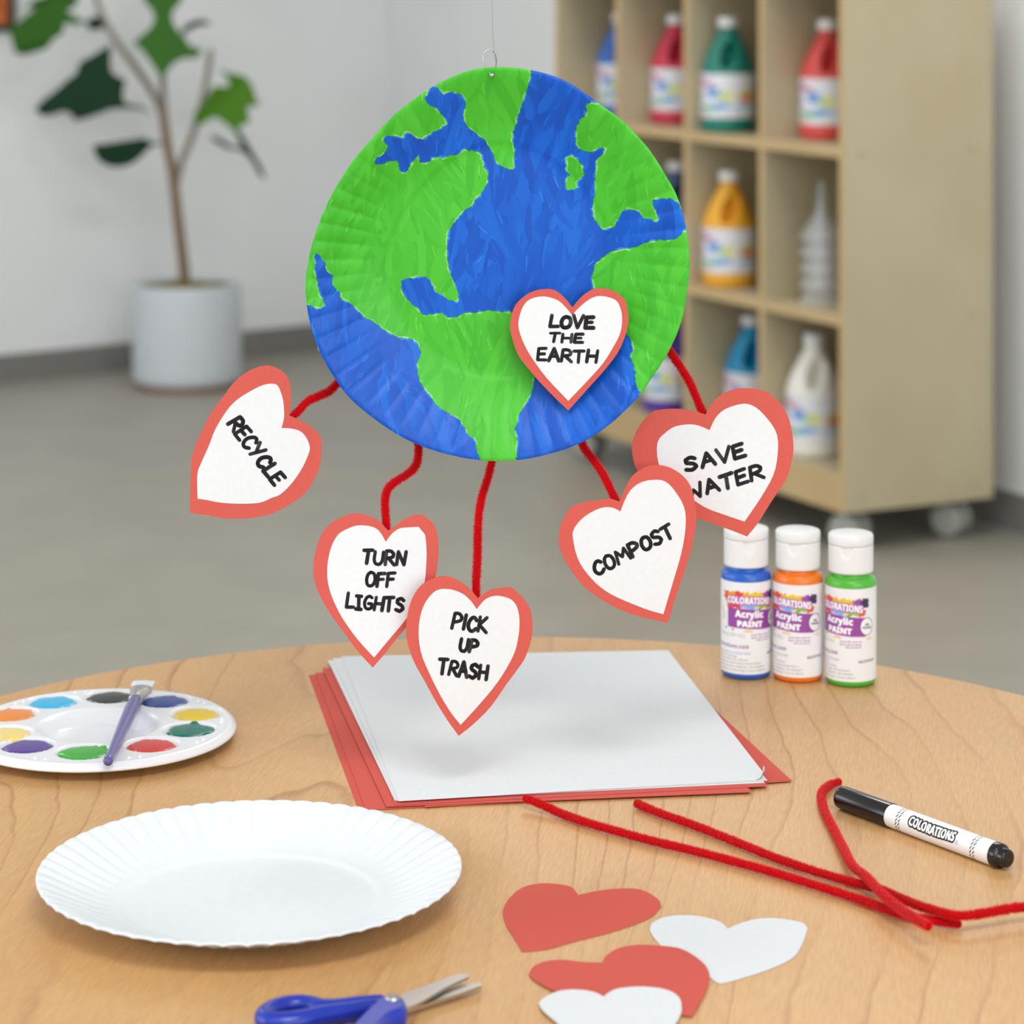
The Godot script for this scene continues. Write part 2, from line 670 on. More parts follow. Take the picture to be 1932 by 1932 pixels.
func materials() -> void:
	M.wall = tri_tex(mat(c8(240, 241, 240), 0.75), noise_tex(0.01, Color(0.985, 0.985, 0.985), Color.WHITE, 512, 3, 3), 0.7)
	M.ceiling = mat(c8(238, 238, 236), 0.8)
	M.base = mat(c8(128, 126, 121), 0.5)
	M.floor = tri_tex(mat(c8(160, 155, 142), 0.42), noise_tex(0.012, Color(0.94, 0.94, 0.935), Color.WHITE, 512, 5, 5), 0.6)
	M.white_paper = tri_tex(mat(c8(231, 233, 234), 0.8, 0.0, 0.25), noise_tex(0.06, Color(0.982, 0.982, 0.98), Color.WHITE, 512, 3, 8), 7.0)
	M.cut_white = tri_tex(mat(c8(236, 237, 237), 0.8, 0.0, 0.25), noise_tex(0.06, Color(0.982, 0.981, 0.978), Color.WHITE, 512, 3, 9), 7.0)
	M.red_paper = tri_tex(mat(c8(223, 103, 92), 0.85, 0.0, 0.2), noise_tex(0.16, Color(0.92, 0.90, 0.89), Color(1, 1, 1), 512, 4, 10), 11.0, 0.003)
	M.ink = mat(c8(48, 42, 47), 0.6)
	M.pile = mat(c8(226, 14, 26), 0.9, 0.0, 0.2)
	M.pile.backlight_enabled = true
	M.pile.backlight = Color(0.4, 0.4, 0.4)
	M.pile_bright = mat(c8(232, 50, 52), 0.9, 0.0, 0.2)
	M.pile_bright.backlight_enabled = true
	M.pile_bright.backlight = Color(0.4, 0.4, 0.4)
	M.core = mat(c8(196, 10, 20), 0.95, 0.0, 0.1)
	M.wire = mat(c8(190, 190, 192), 0.25, 1.0)
	M.steel = mat(c8(196, 193, 186), 0.3, 1.0)
	M.plate = tri_tex(mat(c8(234, 238, 240), 0.55, 0.0, 0.4), noise_tex(0.05, Color(0.985, 0.985, 0.985), Color.WHITE, 256, 4, 12), 8.0, 0.003)
	M.plastic_white = mat(c8(238, 237, 234), 0.3)
	M.black = mat(c8(28, 26, 25), 0.18)
	M.grey_wheel = mat(c8(172, 172, 162), 0.5)
	M.dark_metal = mat(c8(70, 70, 72), 0.45, 0.6)

# ------------------------------------------------------------------ room
func room_wall(called: String, p: Vector2, q: Vector2) -> void:
	# from p to q (x, z); the room lies to the left of the way from p to q, thickness goes outwards
	var d := (q - p).normalized()
	var nrm := Vector2(d.y, -d.x)
	var inside := Vector2(0, -2)
	if (inside - p).dot(nrm) < 0.0:
		nrm = -nrm
	var t := Tri.new()
	var pts := PackedVector2Array([p, q, q - nrm * 0.15, p - nrm * 0.15])
	slab(t, pts, -0.02, CEIL + 0.1)
	struct(called, t.mesh(), M.wall)
	var b := Tri.new()
	slab(b, PackedVector2Array([p, q, q + nrm * 0.008, p + nrm * 0.008]), 0.0, 0.083)
	struct(called.replace("wall", "baseboard"), b.mesh(), M.base)
func room() -> void:
	var c0 := Vector2(-0.41, -8.64)
	var c1 := Vector2(4.88, 1.56)
	var c2 := Vector2(-0.5, 5.0)
	var c3 := Vector2(-5.94, -4.35)
	var t := Tri.new()
	var big := PackedVector2Array([c0 + Vector2(-.1, -.2), c1 + Vector2(.2, 0), c2 + Vector2(0, .2), c3 + Vector2(-.2, 0)])
	struct("floor", slab(t, big, -0.1, 0.0).mesh(), M.floor)
	t = Tri.new()
	struct("ceiling", slab(t, big, CEIL, CEIL + 0.1).mesh(), M.ceiling)
	room_wall("wall_left", c3, c0)
	room_wall("wall_right", c0, c1)
	room_wall("wall_rear", c1, c2)
	room_wall("wall_side", c2, c3)
	# unseen window panels added as fill light, behind the camera and on the side
	fill_window("fill_window_1", c1, c2, 0.36, FILL_REAR)
	fill_window("fill_window_2", c1, c2, 0.68, FILL_REAR)
	fill_window("fill_window_3", c2, c3, 0.6, FILL_SIDE)
	fill_window("fill_window_4", c2, c3, 0.83, FILL_SIDE)
func fill_window(called: String, p: Vector2, q: Vector2, f: float, energy: float) -> void:  # made-up glowing panel framed like a window, added for its light
	var d := (q - p).normalized()
	var n := Vector2(d.y, -d.x)
	if (Vector2(0, -2) - p).dot(n) < 0.0:
		n = -n
	var c := p.lerp(q, f)
	var o := Node3D.new()
	o.name = called
	o.set_meta("kind", "structure")
	add_child(o, true)
	o.transform = Transform3D(Basis(Vector3(n.y, 0, -n.x), Vector3.UP, Vector3(n.x, 0, n.y)), Vector3(c.x, 1.75, c.y))
	var w := 0.85
	var h := 0.85
	var t := Tri.new()
	for k in [[-w - 0.06, -h - 0.06, w + 0.06, -h], [-w - 0.06, h, w + 0.06, h + 0.06], [-w - 0.06, -h, -w, h], [w, -h, w + 0.06, h]]:
		t.bevel_box(Vector3(k[0], k[1], 0.0), Vector3(k[2], k[3], 0.03), 0.004)
	obj("fill_window_frame", t.mesh(), mat(c8(235, 235, 232), 0.5), o)
	t = Tri.new()
	t.box(Vector3(-w, -h, 0.002), Vector3(w, h, 0.008))
	var gm := mat(c8(240, 240, 240), 0.8)
	gm.emission_enabled = true
	gm.emission = c8(238, 246, 255)
	gm.emission_energy_multiplier = 1.5
	obj("fill_window_shade", t.mesh(), gm, o)
	var l := AreaLight3D.new()
	l.name = "fill_window_light"
	l.area_size = Vector2(2 * w - 0.04, 2 * h - 0.04)
	l.light_color = c8(238, 246, 255)
	l.light_energy = energy
	l.area_range = 20.0
	l.area_attenuation = 2.0
	l.shadow_enabled = true
	o.add_child(l)
	l.position = Vector3(0, 0, 0.012)
	l.rotation.y = PI

# ------------------------------------------------------------------ table
func wood_texture(n: int, sd: int) -> ImageTexture:
	var a := FastNoiseLite.new()
	a.seed = sd
	a.noise_type = FastNoiseLite.TYPE_SIMPLEX_SMOOTH
	a.frequency = 1.0
	a.fractal_octaves = 2
	var im := Image.create(n, n, false, Image.FORMAT_RGB8)
	var base := Color8(224, 174, 114)
	var dark := Color8(190, 134, 84)
	var light := Color8(231, 186, 127)
	for y in n:
		var v := float(y) / n
		for x in n:
			var u := float(x) / n
			# growth rings: a slow field stretched along the grain
			var f := u * 24.0 + a.get_noise_2d(u * 2.4 + 5.0, v * 0.55) * 7.0 + a.get_noise_2d(u * 9.0, v * 1.5 + 40.0) * 0.5 + a.get_noise_2d(u * 40.0, v * 14.0) * 0.07
			var r: float = f - floorf(f)
			var line := smoothstep(0.87, 0.965, r) * (1.0 - smoothstep(0.97, 1.0, r))
			var fine := a.get_noise_2d(u * 170.0, v * 5.0 + 9.0)
			var wide := a.get_noise_2d(u * 7.0, v * 1.2 + 77.0)
			var keep := clampf(0.5 + 1.2 * a.get_noise_2d(u * 5.0 + 60.0, v * 2.0), 0.1, 1.0)
			var c := base.lerp(light, clampf(0.4 + wide * 0.5 + fine * 0.3, 0.0, 1.0))
			c = c.lerp(dark, clampf(line * 0.68 * keep + maxf(0.0, fine) * 0.2 + r * 0.1, 0.0, 1.0))
			im.set_pixel(x, y, c)
	return ImageTexture.create_from_image(im)
func table() -> void:
	var o := thing("round_table", Vector3(0, 0, -1.52), "round table with light maple top covered in craft supplies", "table")
	var R := 0.466
	o.rotation.y = -0.17       # the grain runs away from the viewer, turned a little
	var wm := mat(Color.WHITE, 0.36, 0.0, 0.42)
	wm.albedo_texture = wood_texture(1536, 21)
	# fine streaks along the grain
	wm.detail_enabled = true
	wm.detail_blend_mode = BaseMaterial3D.BLEND_MODE_MUL
	wm.detail_uv_layer = BaseMaterial3D.DETAIL_UV_2
	wm.detail_albedo = noise_tex(0.06, Color(0.9, 0.88, 0.86), Color.WHITE, 1024, 4, 61)
	wm.uv2_triplanar = true
	wm.uv2_scale = Vector3(9.0, 1.0, 0.75)
	var rows := []
	var uvs := []
	for k in [[0.0, TOP], [0.2, TOP], [R - 0.004, TOP], [R - 0.0015, TOP - 0.0006], [R, TOP - 0.002]]:
		var r := PackedVector3Array()
		var q := PackedVector2Array()
		for j in 129:
			var a := TAU * j / 128
			var p := Vector3(k[0] * cos(a), k[1], k[0] * sin(a))
			r.append(p)
			q.append(Vector2(0.5 + p.x, 0.5 + p.z))
		rows.append(r)
		uvs.append(q)
	var t := Tri.new()
	sheet(t, rows, true, true, uvs)
	obj("table_top", t.mesh(), wm, o)
	t = Tri.new()
	lathe(t, [[0.0, TOP - 0.03], [R - 0.003, TOP - 0.03], [R - 0.003, TOP - 0.03], [R + 0.0006, TOP - 0.027], [R + 0.0012, TOP - 0.015], [R + 0.0006, TOP - 0.0035], [R, TOP - 0.002]], 128)
	obj("edge_band", t.mesh(), mat(c8(208, 162, 112), 0.5), o)
	for i in 4:
		var a := PI / 4 + i * PI / 2
		var x := Vector3(cos(a), 0, sin(a)) * 0.33
		t = Tri.new()
		lathe(t, [[0.0, 0.02], [0.016, 0.02], [0.018, 0.03], [0.0185, 0.4], [0.02, 0.41], [0.02, TOP - 0.035], [0.045, TOP - 0.034], [0.045, TOP - 0.03], [0.0, TOP - 0.03]], 24, Transform3D(Basis(), x))
		var leg := obj("leg", t.mesh(), M.dark_metal, o)
		t = Tri.new()
		lathe(t, [[0.0, 0.0], [0.02, 0.0], [0.022, 0.006], [0.015, 0.022], [0.0, 0.022]], 24, Transform3D(Basis(), x))
		obj("foot_glide", t.mesh(), M.black, leg)

# ------------------------------------------------------------------ shelf unit with paint jugs
const SA := Vector3(-0.447, 0, -0.894)     # along the front, away to the far end
const SB := Vector3(0.894, 0, -0.447)      # into the unit
const S0 := Vector3(0.69, 0, -5.5)         # near front corner
const SHELF := [0.164, 0.496, 0.847]       # tops of the boards that carry things
func shelf_unit() -> void:
	var o := thing("cubby_shelf", S0, "maple cubby shelf on casters holding paint jugs beside the wall", "shelf")
	# own axes: x along the front, z into the unit
	o.transform = Transform3D(Basis(SA, Vector3.UP, SB), S0)
	var wood := tri_tex(mat(c8(196, 182, 149), 0.5), noise_tex(0.008, Color(0.965, 0.955, 0.94), Color.WHITE, 512, 2, 31), 0.9)
	var edge := tri_tex(mat(c8(206, 178, 130), 0.5), noise_tex(0.008, Color(0.965, 0.955, 0.94), Color.WHITE, 512, 2, 32), 0.9)
	var th := 0.0185
	var H := 1.22
	var pan := func(called: String, lo: Vector3, hi: Vector3, m: Material) -> MeshInstance3D:
		var t := Tri.new()
		t.bevel_box(lo, hi, 0.0012)
		return obj(called, t.mesh(), m, o)
	for i in 5:
		var x: float = 0.325 * i
		x = clampf(x - th / 2, 0.0, 1.3 - th) if i in [0, 4] else x - th / 2
		var side := i == 0 or i == 4
		var q: MeshInstance3D = pan.call("side_panel" if side else "divider", Vector3(x, 0.087 if side else 0.164, 0.0008), Vector3(x + th, H, 0.372), wood)
		var t := Tri.new()
		t.bevel_box(Vector3(x, 0.087 if side else 0.164, -0.0012), Vector3(x + th, H, 0.0006), 0.0004)
		obj("edge_band", t.mesh(), edge, q)
		if i == 0:
			for y in [0.125, 0.486, 0.837]:
				for z in [0.042, 0.325]:
					t = Tri.new()
					lathe(t, [[0.0, 0.0], [0.0095, 0.0], [0.0095, 0.0012], [0.008, 0.002], [0.0, 0.0022]], 20, Transform3D(Basis(Vector3(0, 1, 0), Vector3(-1, 0, 0), Vector3(0, 0, 1)), Vector3(x, y, z)))
					obj("screw_cap", t.mesh(), mat(c8(186, 174, 146), 0.5), q)
	for k in [[0.087, 0.164], [0.474, 0.496], [0.825, 0.847], [1.2, 1.22]]:
		for i in 4:
			if k[0] in [0.087, 1.2] and i > 0:
				continue
			var x0: float = 0.325 * i + (th if i == 0 else th / 2)
			var x1: float = 0.325 * (i + 1) - (th / 2 if i < 3 else th)
			if k[0] in [0.087, 1.2]:
				x1 = 1.3 - th
			var q: MeshInstance3D = pan.call("base_board" if k[0] < 0.1 else "top_board" if k[0] > 1 else "shelf_board", Vector3(x0, k[0], 0.0008), Vector3(x1, k[1], 0.372), wood)
			var t := Tri.new()
			t.bevel_box(Vector3(x0, k[0], -0.0012), Vector3(x1, k[1], 0.0006), 0.0004)
			obj("edge_band", t.mesh(), edge, q)
	pan.call("back_panel", Vector3(0, 0.087, 0.372), Vector3(1.3, H, 0.38), wood)
	for k in [[0.07, 0.06], [1.23, 0.06], [0.07, 0.32], [1.23, 0.32]]:
		var t := Tri.new()
		t.bevel_box(Vector3(k[0] - 0.035, 0.083, k[1] - 0.03), Vector3(k[0] + 0.035, 0.087, k[1] + 0.03), 0.001)
		t.bevel_box(Vector3(k[0] - 0.012, 0.03, k[1] - 0.008), Vector3(k[0] + 0.012, 0.083, k[1] + 0.008), 0.003)
		var q := obj("caster", t.mesh(), M.dark_metal, o)
		var turn := Basis(Vector3.UP, 0.5)
		for s in [-1.0, 1.0]:
			t = Tri.new()
			var wx := Transform3D(turn * Basis(Vector3(1, 0, 0), Vector3(0, 0, 1), Vector3(0, -1, 0)), Vector3(k[0], 0.037, k[1]) + turn * Vector3(0, 0, 0.022 * s))
			lathe(t, [[0.0, -0.011], [0.025, -0.011], [0.033, -0.009], [0.037, -0.004], [0.037, 0.004], [0.033, 0.009], [0.025, 0.011], [0.0, 0.011]], 28, wx)
			obj("wheel", t.mesh(), M.grey_wheel, q)
	jugs()
func shelf_at(x: float, row: int, z: float) -> Vector3:
	return S0 + SA * x + SB * z + Vector3(0, SHELF[row], 0)
func jug_field(p: Vector3) -> float:
	var r := 0.0615
	if p.y > 0.138:
		var k := clampf((p.y - 0.138) / 0.092, 0.0, 1.0)
		r = lerpf(0.0615, 0.0205, pow(k, 1.35))
	if p.y < 0.012:
		r -= pow((0.012 - p.y) / 0.012, 2.0) * 0.008
	var d := (Vector2(p.x, p.z).length() - r) * 0.85
	d = maxf(d, maxf(-p.y, p.y - 0.246))
	# hand hole pressed in from both sides, leaving the handle
	for s in [1.0, -1.0]:
		var q := p - Vector3(0.004, 0.178, 0.047 * s)
		q = Vector3(q.x * 0.94 - q.y * 0.3, q.x * 0.3 + q.y * 0.94, q.z)
		var e := (Vector3(q.x / 0.0165, q.y / 0.034, q.z / 0.04).length() - 1.0) * 0.0165
		var h := clampf(0.5 - 0.5 * (d + e) / 0.006, 0.0, 1.0)
		d = lerpf(d, -e, h) + 0.006 * h * (1.0 - h)
	return d
func jug_label() -> ImageTexture:
	var im := Image.create(512, 256, false, Image.FORMAT_RGB8)
	im.fill(c8(232, 232, 236))
	# splashes of colour as seen on the labels
	for b in [[150, 50, 34, 26, 190, 120, 170], [205, 105, 26, 34, 40, 120, 215], [190, 60, 22, 14, 200, 90, 120], [250, 130, 34, 28, 225, 222, 110], [235, 125, 12, 20, 110, 190, 120], [330, 112, 36, 22, 222, 200, 70], [335, 142, 42, 22, 232, 110, 70],
			[185, 196, 50, 20, 70, 165, 130], [240, 186, 26, 20, 60, 140, 215], [330, 190, 62, 12, 130, 190, 225], [400, 60, 26, 40, 196, 150, 200], [165, 236, 24, 12, 225, 150, 110], [140, 130, 16, 30, 150, 90, 170]]:
		fill_blob(im, Vector2(b[0], b[1]), Vector2(b[2], b[3]), c8(b[4], b[5], b[6]).lerp(c8(232, 232, 236), 0.3), 0.3, 22)
	return ImageTexture.create_from_image(im)
func jugs() -> void:
	var t := Tri.new()
	nets(t, jug_field, Vector3(-0.07, -0.008, -0.07), Vector3(0.07, 0.256, 0.07), 0.0045)
	var body := t.mesh()
	t = Tri.new()
	lathe(t, [[0.0, 0.238], [0.0215, 0.238], [0.0235, 0.241], [0.0235, 0.258], [0.022, 0.261], [0.0, 0.262]], 32)
	var cap := t.mesh()
	t = Tri.new()
	var rows := []
	for y in [0.134, 0.034]:
		var r := PackedVector3Array()
		for j in 41:
			var a := -PI * 0.92 + PI * 1.84 * j / 40
			r.append(Vector3(sin(a), 0, cos(a)) * 0.0622 + Vector3(0, y, 0))
		rows.append(r)
	sheet(t, rows, false, true)
	var lab := t.mesh()
	var lm := mat(Color.WHITE, 0.5)
	lm.albedo_texture = jug_label()
	# position along the front, row, position inwards, colour, label
	var list := [
		[1.21, 2, 0.14, c8(52, 112, 196), "blue paint jug on the top row beside the crimson jug"],
		[0.9, 2, 0.12, c8(206, 48, 78), "crimson paint jug with white cap between the blue and green jugs"],
		[0.575, 2, 0.067, c8(14, 122, 106), "dark green paint jug with white cap on the top row"],
		[0.25, 2, 0.125, c8(222, 76, 70), "coral red paint jug with white cap on the top row"],
		[0.9, 1, 0.12, c8(66, 88, 122), "slate blue paint jug beside the yellow jug"],
		[0.575, 1, 0.07, c8(238, 172, 40), "yellow paint jug with white cap on the middle row"],
		[0.88, 0, 0.085, c8(92, 62, 156), "purple paint jug on the bottom row beside the turquoise jug"],
		[0.575, 0, 0.13, c8(10, 142, 190), "turquoise paint jug on the bottom row"],
		[0.25, 0, 0.088, c8(240, 236, 224), "white paint jug with white cap on the bottom row"]]
	for k in list:
		var o := thing("paint_jug", shelf_at(k[0], k[1], k[2]), k[4], "paint jug", "paint jugs on the cubby shelf", -0.12)
		obj("body", body, mat(k[3], 0.38), o)
		obj("cap", cap, M.plastic_white, o)
		obj("label_wrap", lab, lm, o)
	# clear plastic funnels stacked tip up
	var clear := mat(Color(0.95, 0.96, 0.97, 0.16), 0.3, 0.0, 0.5)
	clear.transparency = BaseMaterial3D.TRANSPARENCY_ALPHA
	t = Tri.new()
	lathe(t, [[0.048, 0.0], [0.0485, 0.003], [0.046, 0.004], [0.043, 0.012], [0.012, 0.062], [0.009, 0.07], [0.006, 0.125], [0.005, 0.126], [0.0078, 0.07], [0.0108, 0.061], [0.042, 0.011], [0.0455, 0.001], [0.048, 0.0]], 40)
	var fm := t.mesh()
	for i in 5:
		var o := obj("plastic_funnel", fm, clear, null, shelf_at(0.215, 1, 0.083) + Vector3(0, 0.0345 * i, 0))
		tag(o, ["clear plastic funnel at the bottom of the nested stack", "clear plastic funnel second from the bottom of the nested stack", "clear plastic funnel in the middle of the nested stack", "clear plastic funnel second from the top of the nested stack", "clear plastic funnel on top of the nested stack, spout up"][i], "funnel", "nested funnels on the cubby shelf")

# ------------------------------------------------------------------ plant and picture
func plant() -> void:
	var c := Vector3((353 - CX) * 7.74 / F, 0, -7.74)
	var o := thing("potted_plant", c, "potted fiddle leaf plant in a pale grey cylinder pot by the wall", "plant")
	var t := Tri.new()
	var r := 0.158
	lathe(t, [[0.0, 0.012], [r - 0.016, 0.012], [r - 0.004, 0.02], [r, 0.04], [r, 0.297], [r - 0.003, 0.302], [r - 0.012, 0.302], [r - 0.015, 0.297], [r - 0.015, 0.27]], 64)
	obj("pot", t.mesh(), mat(c8(206, 211, 216), 0.5), o)
	t = Tri.new()
	lathe(t, [[0.0, 0.0], [r - 0.014, 0.0], [r - 0.01, 0.004], [r - 0.012, 0.012], [0.0, 0.012]], 64)
	obj("saucer", t.mesh(), mat(c8(150, 112, 92), 0.7), o)
	t = Tri.new()
	var nz := FastNoiseLite.new()
	nz.seed = 4
	nz.frequency = 22.0
	var rows := []
	for i in 9:
		var row := PackedVector3Array()
		for j in 41:
			var a := TAU * (j % 40) / 40
			var q := Vector3(cos(a), 0, sin(a)) * (r - 0.016) * i / 8.0
			row.append(q + Vector3(0, 0.29 + 0.012 * nz.get_noise_2d(q.x, q.z) + 0.008 * (1.0 - i / 8.0), 0))
		rows.append(row)
	sheet(t, rows, true, true)
	obj("moss", t.mesh(), mat(c8(120, 112, 40), 0.95), o)
	var bark := tri_tex(mat(c8(150, 120, 88), 0.8), noise_tex(0.05, Color(0.7, 0.68, 0.66), Color.WHITE, 256, 4, 41), 9.0, 0.05)
	var grey_bark := tri_tex(mat(c8(158, 148, 138), 0.8), noise_tex(0.05, Color(0.75, 0.74, 0.72), Color.WHITE, 256, 4, 42), 9.0, 0.05)
	var stem := func(called: String, px: Array, ds: Array, rad: Array, m: Material) -> void:
		var p := PackedVector3Array()
		for i in px.size():
			p.append(at(px[i][0], px[i][1], ds[i]) - c)
		p = smooth3(p, 6)
		var rr := []
		for i in p.size():
			rr.append(lerpf(rad[0], rad[1], float(i) / (p.size() - 1)))
		obj(called, tube(Tri.new(), p, rr, 12).mesh(), m, o)
	stem.call("trunk", [[352, 556], [345, 490], [336, 415], [326, 330], [316, 275], [307, 205]], [7.74, 7.74, 7.74, 7.74, 7.74, 7.74], [0.0165, 0.012], bark)
	stem.call("branch", [[308, 215], [285, 170], [252, 122], [212, 66], [186, 12], [170, -60]], [7.74, 7.73, 7.71, 7.7, 7.69, 7.68], [0.0115, 0.007], grey_bark)
	stem.call("branch", [[309, 220], [307, 150], [305, 60], [304, -60], [300, -200]], [7.74, 7.75, 7.76, 7.77, 7.78], [0.0115, 0.007], grey_bark)
	stem.call("branch", [[331, 352], [343, 305], [362, 258], [380, 200], [392, 140], [397, 96]], [7.74, 7.75, 7.76, 7.77, 7.78, 7.78], [0.0115, 0.008], grey_bark)
	var g1 := mat(c8(58, 106, 36), 0.6, 0.0, 0.3)
	var g2 := mat(c8(32, 64, 42), 0.55, 0.0, 0.3)
	var g3 := mat(c8(82, 132, 34), 0.6, 0.0, 0.3)
	for m in [g1, g2, g3]:
		m.backlight_enabled = true
		m.backlight = Color(0.25, 0.3, 0.15)
	var Z := 3.715
	# outline (zoomed pixels), midrib from - to, depth, yaw, pitch, fold, material
	var leaves := [
		[[745, 120, 690, 140, 610, 150, 540, 175, 450, 165, 440, 230, 370, 280, 330, 340, 250, 370, 170, 390, 110, 370, 85, 290, 60, 215, 110, 180, 190, 120, 260, 70, 340, 20, 420, -30, 560, -40, 540, 40, 470, 85, 560, 140, 640, 150], [740, 135, 90, 340], 7.62, 0.25, 0.35, 0.18, g1],
		[[1000, -120, 1290, -140, 1270, 0, 1220, 60, 1205, 130, 1240, 200, 1300, 260, 1330, 310, 1415, 330, 1380, 390, 1290, 400, 1220, 440, 1170, 500, 1140, 570, 1110, 520, 1070, 450, 1030, 390, 980, 330, 930, 290, 990, 240, 1050, 190, 1080, 130, 1060, 60, 1010, 0], [1150, -130, 1135, 560], 7.6, 0.1, -0.3, 0.2, g1],
		[[1060, 800, 980, 770, 870, 765, 770, 770, 690, 800, 600, 835, 510, 860, 500, 810, 440, 780, 370, 810, 290, 815, 245, 770, 290, 715, 380, 650, 460, 580, 510, 545, 530, 480, 620, 430, 735, 365, 740, 450, 760, 540, 860, 590, 850, 680, 880, 735, 980, 750], [1050, 795, 260, 770], 7.66, -0.3, 0.5, 0.22, g2],
		[[1180, 1030, 1130, 1000, 1060, 995, 1010, 970, 900, 985, 760, 1005, 650, 1020, 680, 1110, 740, 1160, 830, 1178, 930, 1150, 1000, 1090, 1060, 1030, 1120, 1010], [1170, 1015, 655, 1025], 7.63, 0.2, 0.3, 0.1, g2],
		[[1370, 895, 1365, 800, 1430, 730, 1480, 640, 1520, 600, 1610, 610, 1600, 540, 1550, 480, 1640, 510, 1720, 540, 1780, 610, 1810, 680, 1845, 725, 1750, 740, 1775, 840, 1690, 880, 1700, 950, 1640, 890, 1580, 850, 1510, 820, 1450, 850], [1372, 880, 1720, 560], 7.68, -0.35, 0.2, -0.25, g3],
		[[1470, 950, 1540, 975, 1630, 1030, 1700, 1050, 1670, 960, 1690, 930, 1730, 1000, 1790, 1100, 1840, 1190, 1860, 1260, 1820, 1230, 1770, 1140, 1700, 1070, 1590, 1040, 1500, 990], [1480, 960, 1855, 1250], 7.72, 0.5, 0.6, 0.3, g2],
		[[1265, 230, 1300, 190, 1360, 160, 1430, 150, 1490, 175, 1420, 180, 1350, 200, 1290, 240], [1270, 230, 1480, 170], 7.8, 0.3, 0.9, 0.2, g2],
		[[600, 160, 660, 120, 740, 110, 745, 190, 690, 212, 620, 205], [745, 150, 605, 180], 7.74, 0.3, 0.2, 0.2, g2],
		[[190, 60, 230, 10, 330, -30, 420, -60, 350, 5, 260, 60], [420, -60, 190, 60], 7.7, 0.2, 0.4, 0.2, g1],
		[[1500, -150, 1750, -320, 2000, -280, 1900, -120, 1700, -60, 1560, -80], [1490, -130, 1980, -250], 7.7, -0.2, 0.3, 0.2, g3],
		[[620, -220, 420, -420, 180, -430, 120, -260, 300, -170, 500, -160], [640, -210, 130, -350], 7.66, 0.2, 0.4, 0.2, g1],
		[[1120, -700, 1330, -900, 1300, -1120, 1100, -1180, 980, -1000, 1000, -820], [1120, -710, 1150, -1170], 7.76, 0.1, 0.2, 0.2, g1]]
	for k in leaves:
		var poly := smooth2(zoomed(k[0], 0, 0, Z), true, 3, 60.0)
		var ctr := Vector2()
		for p in poly:
			ctr += p / poly.size()
		var org := at(ctr.x, ctr.y, k[2])
		var B := Basis(Vector3.UP, k[3]) * Basis(Vector3.RIGHT, k[4])
		var pl := plane_of(org, B)
		var local := PackedVector2Array()
		for p in poly:
			local.append(to_plane(p, pl))
		var ax := zoomed(k[1], 0, 0, Z)
		var m := folded(Tri.new(), local, to_plane(ax[0], pl), to_plane(ax[1], pl), k[5], 0.0, 0.0012).mesh()
		var lf := obj("leaf", m, k[6], o)
		lf.transform = Transform3D(B, org - c)
# a plane of a cut sheet: origin, basis (x right, y up, z towards the viewer)
func plane_of(org: Vector3, B: Basis) -> Array:
	return [org, B]
func to_plane(p: Vector2, pl: Array) -> Vector2:
	var eye := Vector3(0, EYE, 0)
	var ray := at(p.x, p.y, 1.0) - eye
	var B: Basis = pl[1]
	var o: Vector3 = pl[0]
	var k := (o - eye).dot(B.z) / ray.dot(B.z)
	var q := eye + ray * k - o
	return Vector2(q.dot(B.x), q.dot(B.y))

func wall_picture() -> void:
	var d := Vector3(0.79, 0, -0.613)
	var n := Vector3(0.613, 0, 0.79)
	var p0 := Vector3(-1.505, 0, -7.79)
	# lower right corner seen at pixel (24, 58); on the wall
	var eye := Vector3(0, EYE, 0)
	var ray := at(24, 58, 1.0) - eye
	var c := eye + ray * ((p0 - eye).dot(n) / ray.dot(n))
	var o := thing("framed_picture", c + n * 0.001, "orange framed picture in a black frame hanging on the left wall", "picture")
	o.transform = Transform3D(Basis(d, Vector3.UP, n), c + n * 0.001)
	var t := Tri.new()
	for k in [[-0.5, 0.0, 0.0, 0.018], [-0.5, 0.382, 0.0, 0.4], [-0.5, 0.018, -0.482, 0.382], [-0.018, 0.018, 0.0, 0.382]]:
		t.bevel_box(Vector3(k[0], k[1], 0), Vector3(k[2], k[3], 0.02), 0.002)
	obj("frame", t.mesh(), mat(c8(36, 36, 44), 0.5), o)
	t = Tri.new()
	t.box(Vector3(-0.482, 0.018, 0.0), Vector3(-0.018, 0.382, 0.008))
	var m := tri_tex(mat(c8(214, 150, 84), 0.6), noise_tex(0.01, Color(0.9, 0.6, 0.5), Color(1, 0.95, 0.7), 256, 3, 51), 4.0)
	obj("print", t.mesh(), m, o)

